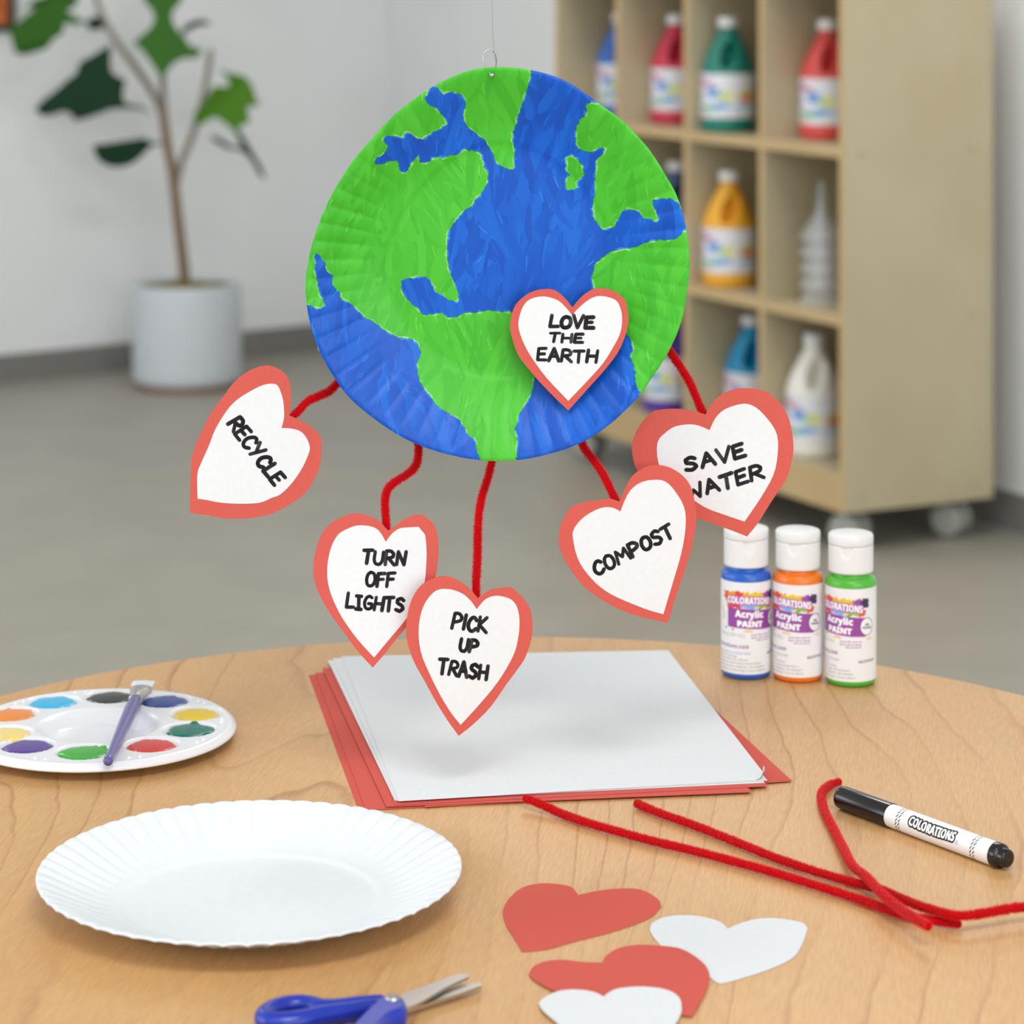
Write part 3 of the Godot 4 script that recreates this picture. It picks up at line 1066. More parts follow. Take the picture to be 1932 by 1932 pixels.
# ------------------------------------------------------------------ sheets of paper
func flat2(v: Vector3) -> Vector2:
	return Vector2(v.x, v.z)
func paper_sheet(called: String, pts: Array, y: float, m: Material, label: String, group: String) -> MeshInstance3D:
	var poly := PackedVector2Array()
	var c := Vector2()
	for p in pts:
		c += p / pts.size()
	for p in pts:
		poly.append(p - c)
	var t := slab(Tri.new(), poly, 0.0, 0.0003)
	var o := obj(called, t.mesh(), m, null, Vector3(c.x, y, c.y))
	tag(o, label, "paper", group)
	return o
func papers() -> void:
	var z := func(x: float, y: float) -> Vector2:
		return flat2(tab(560 + x / 2.0125, 1180 + y / 2.0125))
	var four := func(tl: Vector2, bl: Vector2, br: Vector2) -> Array:
		return [tl, bl, br, tl + br - bl]
	var step := 0.00045
	var a: Vector2 = z.call(45, 190)
	var b: Vector2 = z.call(235, 705)
	var dn := (b - a).normalized()
	var rt := Vector2(-dn.y, dn.x)
	if rt.x < 0:
		rt = -rt
	paper_sheet("red_paper", four.call(a, b, b + rt * 0.229), TOP, M.red_paper, "red construction paper sheet at the bottom, sticking out farthest on the palette side", "red construction paper sheets")
	paper_sheet("red_paper", four.call(z.call(70, 184), z.call(262, 704), z.call(1690, 634)), TOP + step, M.red_paper, "red construction paper sheet second from the bottom of the pile", "red construction paper sheets")
	var br: Vector2 = z.call(1880, 597)
	var up: Vector2 = ((z.call(1640, 375) as Vector2) - br).normalized()
	var lf := Vector2(up.y, -up.x)
	if lf.x > 0:
		lf = -lf
	paper_sheet("red_paper", four.call(br + up * 0.305 + lf * 0.229, br + lf * 0.229, br), TOP + 2 * step, M.red_paper, "red construction paper sheet turned so one corner sticks out toward the marker", "red construction paper sheets")
	paper_sheet("red_paper", four.call(z.call(97, 170), z.call(340, 698), z.call(1728, 642)), TOP + 3 * step, M.red_paper, "red construction paper sheet in the upper part of the pile", "red construction paper sheets")
	paper_sheet("red_paper", [z.call(160, 152), z.call(372, 694), z.call(1790, 622), z.call(1350, 107)], TOP + 4 * step, M.red_paper, "topmost red construction paper sheet directly under the white paper", "red construction paper sheets")
	paper_sheet("white_paper", [z.call(118, 146), z.call(372, 680), z.call(1776, 612), z.call(1396, 116)], TOP + 5 * step, M.white_paper, "white paper sheet lowest of the white ones on the red pile", "white paper sheets")
	paper_sheet("white_paper", [z.call(136, 140), z.call(380, 684), z.call(1786, 606), z.call(1402, 113)], TOP + 6 * step, M.white_paper, "white paper sheet under the topmost white sheet", "white paper sheets")
	# topmost sheet, its near right corner curled up
	var tl: Vector2 = z.call(170, 135)
	var tr: Vector2 = z.call(1410, 112)
	var bl: Vector2 = z.call(387, 688)
	var b2: Vector2 = z.call(1790, 604)
	var k1 := b2.lerp(tr, 0.055)
	var k2 := b2.lerp(bl, 0.035)
	var o := paper_sheet("white_paper", [tl, bl, k2, k1, tr], TOP + 7 * step, M.white_paper, "topmost white paper sheet with one curled corner", "white paper sheets")
	var t := Tri.new()
	var rows := []
	for i in 7:
		var row := PackedVector3Array()
		var f := i / 6.0
		var ang := f * 1.9
		for j in 5:
			var g := j / 4.0
			var p := k1.lerp(k2, g).lerp(k1.lerp(k2, 0.5), f * 0.8)
			var reach := 0.011 * (b2 - k1.lerp(k2, 0.5)).length() / 0.011
			var out := (b2 - k1.lerp(k2, 0.5)).normalized()
			p += out * sin(ang) / 1.9 * reach
			row.append(Vector3(p.x - o.position.x, 0.0002 + (1.0 - cos(ang)) / 1.9 * reach, p.y - o.position.z))
		rows.append(row)
	sheet(t, rows)
	obj("curled_corner", t.mesh(), M.white_paper, o)

# ------------------------------------------------------------------ paper plates
# rim(angle) gives the radius; the plate lies in x-y, opening towards +z
func plate_mesh(rim: Callable, uvf: Callable, flute := 1.0) -> ArrayMesh:
	var prof := [[0.0, 0.0], [0.3, 0.0], [0.55, 0.0], [0.585, 0.0002], [0.6, 0.0008], [0.615, 0.0017], [0.63, 0.0021], [0.66, 0.0027], [0.7, 0.0041], [0.74, 0.0058], [0.78, 0.0078], [0.82, 0.0099], [0.86, 0.0121], [0.9, 0.0143], [0.935, 0.0162], [0.96, 0.0174], [0.98, 0.0181], [0.992, 0.0183], [1.0, 0.0178]]
	var seg := 60 * 10
	var rows := []
	var back := []
	var uvs := []
	for p in prof:
		var row := PackedVector3Array()
		var brow := PackedVector3Array()
		var uv := PackedVector2Array()
		var amp := smoothstep(0.64, 0.84, p[0]) * (1.0 - 0.55 * smoothstep(0.95, 1.0, p[0]))
		for j in seg + 1:
			var a := TAU * (j % seg) / seg
			var fl := absf(sin(a * 30.0 + 0.6 * p[0]))
			var h: float = p[1] + amp * flute * (0.0019 * pow(fl, 0.6) - 0.0012) * (1.0 + 0.25 * sin(a * 7.0))
			var r: float = p[0] * rim.call(a)
			var q := Vector3(cos(a) * r, sin(a) * r, h)
			row.append(q)
			brow.append(q + Vector3(0, 0, -0.0006))
			uv.append(uvf.call(q))
		rows.append(row)
		back.append(brow)
		uvs.append(uv)
	var t := Tri.new()
	sheet(t, rows, true, true, uvs)
	sheet(t, back, true, false, uvs)
	sheet(t, [rows[-1], back[-1]], true, true, [uvs[-1], uvs[-1]])
	return t.mesh()
func white_plate() -> void:
	var m := plate_mesh(func(_a): return 0.1132, func(q): return Vector2(q.x, q.y))
	var o := obj("paper_plate", m, M.plate, null, Vector3(-0.1402, TOP + 0.0007, -1.42))
	o.rotation.x = -PI / 2
	tag(o, "plain white paper plate with fluted rim lying on the table", "plate")

# ------------------------------------------------------------------ the hanging earth
const ED := 1.60     # depth of the flat of the earth plate
const EC := Vector2(940, 491)
func earth_paint() -> Array:
	var n := 1024
	var ox := 556.0
	var oy := 107.0
	var side := 768.0
	var k := n / side
	var mask := Image.create(n, n, false, Image.FORMAT_L8)
	mask.fill(Color.WHITE)
	var draw := func(a: Array, col: Color) -> void:
		var p := smooth2(zoomed(a, 560, 80, 2.542), true, 3, 70.0)
		for i in p.size():
			p[i] = (p[i] - Vector2(ox, oy)) * k
		fill_poly(mask, p, col)
	var blue := Color.BLACK
	var green := Color.WHITE
	# Atlantic with the northern bay and the gulf, traced from the photograph
	draw.call([1125, -60, 1125, 90, 1122, 150, 1110, 200, 1090, 260, 1070, 320, 1055, 370, 1040, 420, 1035, 470, 1045, 520, 1042, 570, 1040, 600, 1020, 608, 990, 595, 960, 575, 945, 545, 925, 500, 895, 460, 850, 425, 815, 390, 800, 350, 805, 310, 812, 280, 795, 250, 770, 230, 740, 228, 715, 235, 705, 240, 695, 225, 680, 210, 655, 200, 635, 215, 630, 240, 615, 250, 625, 280, 640, 295, 665, 300, 680, 320, 700, 340, 715, 365, 718, 385,
		700, 395, 650, 430, 600, 455, 575, 450, 560, 435, 530, 425, 515, 430, 515, 450, 480, 440, 450, 435, 425, 440, 418, 460, 430, 480, 440, 500, 410, 530, 380, 550, 378, 575, 400, 577, 430, 565, 470, 560, 488, 570, 490, 600, 510, 620, 530, 610, 545, 590, 570, 545, 585, 535, 590, 560, 600, 572, 640, 565, 645, 553, 700, 548, 760, 535, 800, 510, 830, 515, 860, 520, 885, 540, 895, 570, 900, 600,
		915, 625, 915, 650, 910, 680, 890, 715, 860, 750, 835, 785, 800, 810, 765, 850, 735, 890, 722, 930, 720, 980, 722, 1040, 730, 1090, 745, 1130, 765, 1180, 775, 1215, 775, 1240, 755, 1245, 720, 1230, 690, 1210, 660, 1185, 645, 1155, 630, 1135, 590, 1122, 550, 1130, 510, 1137, 498, 1150, 500, 1180, 510, 1210, 540, 1245, 575, 1275, 600, 1305, 640, 1310, 690, 1300, 720, 1320, 770, 1318, 800, 1300, 850, 1298, 910, 1288, 960, 1290, 1030, 1298,
		1100, 1350, 1150, 1430, 1150, 1560, 1140, 1620, 1130, 1670, 1110, 1710, 1085, 1750, 1065, 1780, 1055, 1820, 1052, 1860, 1060, 1900, 1055, 1950, 1060, 2080, 2100, 2080, 2100, -60], blue)
	# Pacific
	draw.call([-60, 1238, 50, 1240, 90, 1255, 125, 1260, 135, 1240, 125, 1210, 110, 1170, 100, 1120, 95, 1070, 90, 1020, 92, 1005, 105, 1000, 125, 1020, 140, 1060, 150, 1090, 175, 1110, 170, 1130, 185, 1170, 205, 1190, 215, 1220, 260, 1245, 290, 1280, 320, 1310, 380, 1345, 420, 1380, 470, 1405, 490, 1418, 530, 1420, 560, 1435, 590, 1475, 588, 1510, 575, 1540, 585, 1600, 600, 1640, 640, 1690, 680, 1740, 740, 1775, 790, 1810, 810, 1850, 850, 1890, 870, 1940, 885, 2000, 890, 2080, -60, 2080], blue)
	# lands on the right
	draw.call([1450, 282, 1410, 275, 1390, 285, 1385, 320, 1375, 345, 1355, 370, 1340, 410, 1338, 455, 1345, 490, 1370, 510, 1400, 520, 1430, 512, 1455, 498, 1478, 498, 1476, 515, 1460, 535, 1440, 560, 1435, 600, 1430, 660, 1432, 720, 1425, 770, 1420, 810, 1440, 860, 1465, 895, 1500, 890, 1530, 870, 1545, 840, 1570, 800, 1600, 795, 1640, 805, 1660, 830, 1700, 842, 1725, 845, 1735, 830, 1720, 800, 1705, 770, 1705, 745, 1740, 740, 1790, 735, 1830, 760, 1860, 790, 2100, 790, 2100, 200, 1480, 200], green)
	draw.call([2100, 880, 1870, 885, 1840, 905, 1810, 930, 1760, 935, 1700, 945, 1650, 965, 1600, 985, 1560, 990, 1515, 1000, 1490, 1020, 1450, 1050, 1430, 1080, 1420, 1120, 1425, 1170, 1440, 1230, 1500, 1300, 1590, 1400, 1605, 1436, 1615, 1456, 1600, 1496, 1618, 1546, 1620, 1606, 1640, 1656, 1655, 1690, 1800, 1850, 2100, 1700], green)
	draw.call([1285, 550, 1310, 540, 1335, 540, 1345, 560, 1365, 580, 1378, 610, 1372, 640, 1350, 660, 1345, 680, 1350, 695, 1325, 705, 1300, 702, 1290, 680, 1295, 650, 1310, 635, 1300, 620, 1290, 600, 1300, 580], green)
	# the narrow inlet stroke
	draw.call([1300, 500, 1340, 525, 1380, 538, 1420, 530, 1450, 505, 1475, 495, 1478, 510, 1455, 535, 1425, 552, 1380, 556, 1330, 545], blue)
	var md := mask.get_data()
	var fn := FastNoiseLite.new()
	fn.noise_type = FastNoiseLite.TYPE_SIMPLEX_SMOOTH
	fn.frequency = 1.0
	fn.fractal_octaves = 2
	fn.seed = 77
	var im := Image.create(n, n, false, Image.FORMAT_RGB8)
	var hm := Image.create(n, n, false, Image.FORMAT_RF)
	# two coats of brush strokes, one of each colour, with the relief of the strokes
	var pale_g := c8(160, 222, 104)
	var pale_b := c8(70, 152, 246)
	var coat := []
	for paint in 2:
		var mid: Color = [c8(17, 88, 193), c8(74, 186, 46)][paint]
		var dark: Color = [c8(13, 74, 174), c8(60, 164, 38)][paint]
		var light: Color = [c8(30, 114, 218), c8(92, 202, 60)][paint]
		var fleck: Color = [c8(60, 154, 250), c8(134, 216, 84)][paint]
		var ci := Image.create(n, n, false, Image.FORMAT_RGB8)
		var hi := Image.create(n, n, false, Image.FORMAT_RF)
		ci.fill(mid)
		hi.fill(Color(0.5, 0.5, 0.5))
		for i in 2600:
			var thin := i > 2150
			var p := Vector2(rng.randf() * n, rng.randf() * n)
			var dirn := PI / 2 + 1.1 * fn.get_noise_2d(p.x * 0.0035 + 80.0 * paint, p.y * 0.0035) + rng.randf_range(-0.3, 0.3)
			var ln := rng.randf_range(14, 46) if thin else rng.randf_range(60, 210)
			var wd := rng.randf_range(1.2, 3.0) if thin else rng.randf_range(10, 36)
			var bend := rng.randf_range(-0.35, 0.35)
			var lft := PackedVector2Array()
			var rgt := PackedVector2Array()
			for q in 7:
				var f := q / 6.0
				var dv := Vector2(cos(dirn + bend * f), sin(dirn + bend * f))
				var nv := Vector2(-dv.y, dv.x)
				var c := p + dv * ln * (f - 0.5)
				var ww := wd * 0.5 * sqrt(maxf(0.02, 1.0 - pow(2.0 * f - 1.0, 4.0))) * rng.randf_range(0.8, 1.1)
				lft.append(c + nv * ww)
				rgt.append(c - nv * ww)
			rgt.reverse()
			lft.append_array(rgt)
			var r := rng.randf_range(-1.0, 1.0)
			var col: Color = mid.lerp(dark if r < 0.0 else light, absf(r) * (0.6 if paint == 0 else 0.5))
			if thin and i % 3 == 0:
				col = col.lerp(fleck, rng.randf_range(0.3, 0.9))
			fill_poly(ci, lft, col)
			var hh := 0.5 + r * 0.22 + (0.15 if thin else 0.0)
			fill_poly(hi, lft, Color(hh, hh, hh))
		# soften the edges of the strokes
		ci.resize(n / 2, n / 2, Image.INTERPOLATE_BILINEAR)
		ci.resize(n, n, Image.INTERPOLATE_CUBIC)
		hi.resize(n / 2, n / 2, Image.INTERPOLATE_BILINEAR)
		hi.resize(n, n, Image.INTERPOLATE_CUBIC)
		coat.append([ci, hi])
	for y in n:
		for x in n:
			# ragged edges
			var wx := fn.get_noise_2d(x * 0.045, y * 0.045) * 4.5 + fn.get_noise_2d(x * 0.16, y * 0.16) * 1.5
			var wy := fn.get_noise_2d(x * 0.045 + 90.0, y * 0.045) * 4.5
			var sx := clampi(x + int(wx), 6, n - 7)
			var sy := clampi(y + int(wy), 6, n - 7)
			var i := sy * n + sx
			var land := md[i] > 127
			var rim := (md[i - 4] > 127) != land or (md[i + 4] > 127) != land or (md[i - 4 * n] > 127) != land or (md[i + 4 * n] > 127) != land
			var pair: Array = coat[1 if land else 0]
			var c: Color = pair[0].get_pixel(x, y)
			var h: float = pair[1].get_pixel(x, y).r
			if rim:
				var st := fn.get_noise_2d(x * 0.03 + 40.0, y * 0.03)
				if land and st > -0.05:
					c = c.lerp(pale_g, minf(0.85, 0.35 + st * 1.6))
				elif not land and st > 0.0:
					c = c.lerp(pale_b, minf(0.7, 0.25 + st))
				elif not land and st < -0.25:
					c = c.lerp(c8(20, 110, 140), 0.5)
				h += 0.2 if land else -0.1
			im.set_pixel(x, y, c)
			hm.set_pixel(x, y, Color(h, h, h))
	return [ImageTexture.create_from_image(im), ImageTexture.create_from_image(hm), ox, oy, side]

func earth_mobile() -> void:
	var org := at(EC.x, EC.y, ED)
	var o := thing("earth_mobile", org, "painted earth paper plate hanging on a thread with slogan hearts", "craft mobile")
	# rim as it appears, hand made and not quite round
	var dr := ED - 0.018
	var px := [[940, 120], [1003, 126], [1060, 143], [1100, 166.5], [1130.8, 189.4], [1172.9, 219.6], [1198, 244.6], [1224, 274.3], [1253.8, 319.8], [1277.7, 363.8], [1294.8, 424], [1299.9, 459.5], [1301.8, 493.6], [1296.5, 546], [1285, 603], [1269, 643], [1248.7, 680], [1229.7, 707.3], [1209.8, 737], [1180, 768.2], [1145, 799], [1099, 828], [1030, 852], [977, 862], [940, 864], [906, 862], [845, 851], [780, 829], [709, 786], [655.7, 739.8], [635.2, 712.5], [618, 685], [599.9, 648.7], [583.3, 595], [577, 548.5], [577, 519.8], [581.6, 486.8], [595.3, 434.4], [614.7, 384.8], [645.4, 328.5], [670.5, 291.3], [695.5, 262.9], [719.4, 235.5], [748, 207], [780, 181.4], [830, 150], [886, 127]]
	var rim := []
	for p in px:
		var v := Vector2(p[0] - EC.x, EC.y - p[1]) * dr / F
		rim.append([fposmod(v.angle(), TAU), v.length()])
	rim.sort_custom(func(a, b): return a[0] < b[0])
	var rf := func(a: float) -> float:
		var q := fposmod(a, TAU)
		var n := rim.size()
		for i in n:
			var a0: float = rim[i][0]
			var a1: float = rim[(i + 1) % n][0] + (TAU if i == n - 1 else 0.0)
			var qq := q + (TAU if i == n - 1 and q < a0 else 0.0)
			if qq >= a0 and qq <= a1:
				var w := (qq - a0) / (a1 - a0)
				return cubic_interpolate(rim[i][1], rim[(i + 1) % n][1], rim[(i + n - 1) % n][1], rim[(i + 2) % n][1], w)
		return rim[0][1]
	var tex := earth_paint()
	var s: float = tex[4] * 1.592 / F
	var m := plate_mesh(rf, func(q: Vector3): return Vector2((q.x + (EC.x - tex[2]) * 1.592 / F) / s, (-q.y + (EC.y - tex[3]) * 1.592 / F) / s), 0.5)
	var pm := mat(Color.WHITE, 0.4, 0.0, 0.38)
	pm.albedo_texture = tex[0]
	pm.heightmap_enabled = true
	pm.heightmap_texture = tex[1]
	pm.heightmap_scale = 0.02
	var plate := obj("earth_plate", m, pm, o)
	plate.set_meta("label", "round paper plate painted with blue oceans and green continents")
	# hanger: a wire loop through the top of the plate, and its bead
	var lp := zoomed([728, 1512, 690, 1478, 640, 1410, 590, 1310, 560, 1210, 556, 1120, 590, 1045, 665, 1004, 735, 1022, 785, 1080, 812, 1150, 822, 1220, 816, 1300, 800, 1380], 860, 0, 10.73)
	var path := PackedVector3Array()
	for i in lp.size():
		path.append(at(lp[i].x, lp[i].y, lerpf(1.5815, 1.5895, float(i) / (lp.size() - 1))) - org)
	obj("wire_loop", tube(Tri.new(), smooth3(path, 4), 0.00028, 8).mesh(), M.wire, o)
	var t := Tri.new()
	var bead := at(928, 142, 1.5805) - org
	lathe(t, [[0.0, -0.0008], [0.0012, -0.0006], [0.0015, 0.0], [0.0012, 0.0006], [0.0, 0.0008]], 16, Transform3D(Basis(Vector3(1, 0, 0), Vector3(0, 0, 1), Vector3(0, -1, 0)), bead))
	obj("bead", t.mesh(), M.wire, o)
	# arms
	var arms := [
		[zoomed([1000, 130, 930, 190, 880, 240, 820, 270, 760, 295, 720, 330, 690, 365, 655, 396, 610, 450], 340, 660, 3.115), 1.602],
		[zoomed([1370, 420, 1395, 520, 1400, 600, 1390, 670, 1350, 720, 1280, 765, 1225, 810, 1205, 870, 1205, 950, 1213, 1050, 1212, 1150], 340, 660, 3.115), 1.606],
		[zoomed([472, 20, 455, 120, 435, 200, 410, 280, 395, 360, 390, 450, 388, 560, 383, 660, 382, 740, 385, 810], 740, 820, 2.415), 1.5945],
		[zoomed([825, -50, 855, 20, 880, 70, 920, 120, 960, 180, 990, 240, 1018, 300, 1035, 350], 740, 820, 2.415), 1.5925],
		[zoomed([470, 280, 515, 345, 550, 395, 585, 450, 610, 500, 635, 560, 655, 605, 668, 650], 1020, 500, 2.118), 1.6075]]
	for k in arms:
		path = PackedVector3Array()
		var n: int = k[0].size()
		for i in n:
			path.append(at(k[0][i].x, k[0][i].y, lerpf(1.609, k[1], smoothstep(0.15, 0.8, float(i) / (n - 1)))) - org)
		cleaner(o, "pipe_cleaner_arm", path, 0.0034, M.pile, true)
	# hearts: outer and inner outline (zoom window), words, depth, yaw, fold
	var z3 := [340.0, 660.0, 3.115]
	var z4 := [740.0, 820.0, 2.415]
	var zs := [1020.0, 500.0, 2.118]
	var zb := [560.0, 460.0, 2.542]
	heart(o, org, z3, [640, 385, 652, 280, 645, 200, 615, 140, 560, 105, 510, 93, 450, 105, 380, 140, 310, 200, 250, 280, 190, 360, 140, 450, 95, 550, 68, 630, 63, 700, 60, 800, 57, 960, 150, 972, 250, 990, 340, 994, 430, 988, 530, 968, 620, 925, 700, 875, 755, 820, 800, 740, 825, 660, 831, 590, 828, 520, 800, 480, 750, 440, 685, 405],
		[595, 460, 610, 400, 608, 320, 595, 260, 572, 210, 540, 200, 490, 207, 420, 240, 340, 290, 280, 350, 210, 460, 170, 560, 130, 650, 103, 718, 100, 800, 102, 875, 145, 880, 230, 897, 340, 905, 465, 900, 540, 870, 590, 850, 660, 780, 720, 690, 755, 610, 762, 575, 748, 530, 720, 490, 685, 470, 630, 460],
		[["RECYCLE", 262, 436, 548, 818, 108, 21]], [640, 385, 57, 960], 1.5975, 0.06, 0.03, 0.025, "red and white paper heart reading RECYCLE")
	heart(o, org, z3, [1222, 1062, 1180, 1020, 1140, 990, 1080, 970, 1020, 963, 950, 985, 880, 1025, 830, 1085, 800, 1160, 785, 1230, 780, 1310, 795, 1390, 830, 1470, 890, 1570, 960, 1660, 1040, 1770, 1132, 1868, 1200, 1790, 1270, 1700, 1330, 1630, 1420, 1500, 1480, 1400, 1505, 1310, 1517, 1190, 1513, 1100, 1490, 1030, 1450, 990, 1410, 970, 1360, 978, 1310, 1000, 1265, 1035],
		[1208, 1128, 1180, 1080, 1150, 1050, 1100, 1035, 1035, 1035, 980, 1055, 930, 1085, 895, 1140, 875, 1200, 863, 1280, 865, 1360, 885, 1440, 920, 1520, 960, 1590, 1040, 1700, 1140, 1808, 1230, 1700, 1330, 1580, 1400, 1470, 1435, 1370, 1445, 1260, 1447, 1180, 1440, 1100, 1432, 1080, 1400, 1042, 1340, 1045, 1290, 1050, 1245, 1080],
		[["TURN", 1062, 1264, 1334, 1276, 98, 19], ["OFF", 1080, 1396, 1268, 1404, 98, 19], ["LIGHTS", 964, 1528, 1324, 1552, 98, 19]], [1222, 1062, 1132, 1868], 1.602, -0.05, -0.02, 0.05, "red and white paper heart reading TURN OFF LIGHTS")
	heart(o, org, z4, [390, 745, 350, 700, 300, 665, 240, 645, 180, 660, 130, 690, 90, 750, 70, 820, 62, 900, 75, 970, 100, 1040, 150, 1130, 200, 1220, 250, 1300, 303, 1373, 370, 1320, 450, 1240, 520, 1140, 580, 1060, 610, 1010, 635, 930, 639, 860, 630, 800, 600, 750, 570, 720, 540, 697, 490, 700, 440, 710],
		[385, 795, 360, 760, 320, 725, 260, 705, 200, 712, 155, 760, 130, 820, 120, 900, 130, 990, 165, 1080, 220, 1190, 270, 1270, 312, 1322, 370, 1260, 440, 1180, 500, 1100, 555, 1000, 575, 920, 580, 850, 570, 790, 545, 755, 510, 740, 470, 735, 425, 750],
		[["PiCK", 262, 890, 436, 910, 82, 15], ["UP", 298, 992, 392, 1004, 74, 15], ["TRASH", 202, 1096, 438, 1124, 82, 15]], [390, 745, 303, 1373], 1.59, 0.0, 0.04, 0.03, "red and white paper heart reading PICK UP TRASH")
	heart(o, org, zs, [660, 597, 680, 560, 720, 520, 780, 495, 850, 495, 915, 515, 960, 560, 990, 610, 1005, 670, 1011, 740, 1000, 800, 980, 860, 920, 950, 870, 1030, 825, 1085, 760, 1060, 690, 1035, 600, 1000, 520, 950, 440, 890, 390, 830, 370, 780, 365, 720, 380, 670, 420, 610, 460, 582, 540, 575, 600, 582],
		[675, 660, 700, 610, 740, 575, 810, 555, 860, 570, 910, 620, 945, 680, 947, 760, 930, 840, 880, 930, 815, 1025, 740, 1000, 650, 965, 560, 900, 500, 840, 470, 790, 467, 710, 500, 670, 540, 645, 600, 637, 640, 645],
		[["SAVE", 576, 836, 830, 768, 68, 14], ["WATER", 582, 948, 902, 854, 68, 14]], [660, 597, 825, 1085], 1.6035, -0.08, 0.0, 0.03, "red and white paper heart reading SAVE WATER")
	heart(o, org, z4, [1035, 305, 1060, 250, 1090, 195, 1140, 155, 1200, 140, 1260, 150, 1320, 185, 1360, 235, 1378, 300, 1387, 380, 1375, 470, 1350, 570, 1310, 690, 1280, 780, 1257, 858, 1190, 845, 1110, 825, 1020, 790, 940, 745, 870, 690, 815, 620, 780, 560, 760, 500, 765, 430, 790, 370, 820, 330, 880, 308, 940, 300, 990, 292],
		[1040, 350, 1055, 310, 1085, 255, 1130, 220, 1190, 207, 1245, 215, 1290, 260, 1330, 330, 1338, 400, 1330, 480, 1310, 570, 1280, 670, 1235, 818, 1170, 800, 1090, 770, 1000, 730, 930, 680, 870, 610, 840, 550, 825, 480, 825, 440, 850, 400, 890, 365, 950, 335, 1000, 332],
		[["COMPOST", 928, 654, 1300, 464, 74, 15]], [1035, 305, 1257, 858], 1.5885, 0.05, 0.03, 0.03, "red and white paper heart reading COMPOST")
	heart(o, org, zb, [1322, 305, 1280, 255, 1225, 218, 1140, 225, 1080, 260, 1040, 310, 1023, 390, 1030, 440, 1060, 530, 1120, 610, 1200, 700, 1302, 800, 1400, 690, 1480, 600, 1540, 520, 1575, 440, 1590, 370, 1585, 310, 1570, 265, 1510, 222, 1430, 215, 1370, 250],
		[1320, 342, 1290, 305, 1250, 270, 1185, 252, 1120, 265, 1085, 300, 1065, 360, 1065, 410, 1090, 480, 1130, 550, 1200, 645, 1302, 753, 1400, 650, 1470, 570, 1520, 490, 1550, 430, 1560, 370, 1555, 320, 1530, 270, 1460, 250, 1410, 262, 1360, 300],
		[["LOVE", 1204, 408, 1432, 416, 74, 17], ["THE", 1204, 476, 1378, 482, 54, 13], ["EARTH", 1146, 564, 1446, 578, 72, 15]], [1322, 305, 1302, 800], 1.5835, 0.0, 0.0, -0.012, "red and white paper heart reading LOVE THE EARTH")
	# ends of tape that show past the rim
	for k in [[[598, 648, 612, 648, 614, 662, 600, 661.5], 1.6015], [[1229, 708, 1240, 694, 1248, 679, 1254, 679, 1249, 690, 1238, 704], 1.6015]]:
		var tp0 := zoomed(k[0], 0, 0, 1.0)
		var to := at(tp0[0].x, tp0[0].y, k[1])
		var tpl := PackedVector2Array()
		for q in tp0:
			tpl.append(to_plane(q, plane_of(to, Basis())))
		obj("tape", folded(Tri.new(), tpl, tpl[0], tpl[1], 0.0, 0.0, 0.0002).mesh(), M.cut_white, o, to - org)
	# foam pad that carries the heart on the plate
	t = Tri.new()
	var pad := at(1075, 630, 1.597) - org
	t.bevel_box(pad + Vector3(-0.012, -0.012, -0.0025), pad + Vector3(0.012, 0.012, 0.0125), 0.0005)
	obj("foam_pad", t.mesh(), M.white_paper, o)
	# thread up to the ceiling
	var tp := zoomed([805, 1250, 785, 1090, 765, 900, 742, 600, 737, 0], 860, 0, 10.73)
	path = PackedVector3Array()
	var foot := at(tp[1].x, tp[1].y, 1.586)
	for q in tp:
		path.append(at(q.x, q.y, 1.586) - foot)
	var last := path[path.size() - 1]
	path.append(Vector3(last.x, CEIL - foot.y, last.z))
	var th := obj("hanging_thread", tube(Tri.new(), path, 0.00017, 6).mesh(), mat(c8(150, 146, 142), 0.4), null, foot)
	tag(th, "thin grey thread the painted earth plate hangs from", "thread")

func heart(o: Node3D, org: Vector3, z: Array, outer: Array, inner: Array, words: Array, axis: Array, d: float, yaw: float, pitch: float, fold: float, label: String) -> void:
	var po := smooth2(zoomed(outer, z[0], z[1], z[2]), true, 3, 52.0)
	var pi_ := smooth2(zoomed(inner, z[0], z[1], z[2]), true, 3, 52.0)
	var ctr := Vector2()
	for p in po:
		ctr += p / po.size()
	var place := at(ctr.x, ctr.y, d)
	var B := Basis(Vector3.UP, yaw) * Basis(Vector3.RIGHT, pitch)
	var pl := plane_of(place, B)
	var loc := func(p: Vector2) -> Vector2:
		return to_plane(p, pl)
	var ax := zoomed(axis, z[0], z[1], z[2])
	var A: Vector2 = loc.call(ax[0])
	var C: Vector2 = loc.call(ax[1])
	var nx := Vector2(-(C - A).y, (C - A).x).normalized()
	var lo := PackedVector2Array()
	for p in po:
		lo.append(loc.call(p))
	var li := PackedVector2Array()
	for p in pi_:
		li.append(loc.call(p))
	var h := obj("paper_heart", folded(Tri.new(), lo, A, C, fold, 0.0, 0.0003).mesh(), M.red_paper, o)
	h.set_meta("label", label)
	h.transform = Transform3D(B, place - org)
	obj("white_paper", folded(Tri.new(), li, A, C, fold, 0.0003, 0.00025).mesh(), M.cut_white, h)
	var t := Tri.new()
	var lift := func(q: Vector2) -> float:
		return 0.00036 - fold * absf((q - A).dot(nx))
	for w in words:
		var a := Vector2(z[0] + w[1] / z[2], z[1] + w[2] / z[2])
		var b := Vector2(z[0] + w[3] / z[2], z[1] + w[4] / z[2])
		write_word(t, w[0], a, b, w[5] / z[2], 1.12 * w[6] / z[2] * d / F, loc, lift)
	obj("lettering", t.mesh(), M.ink, h)

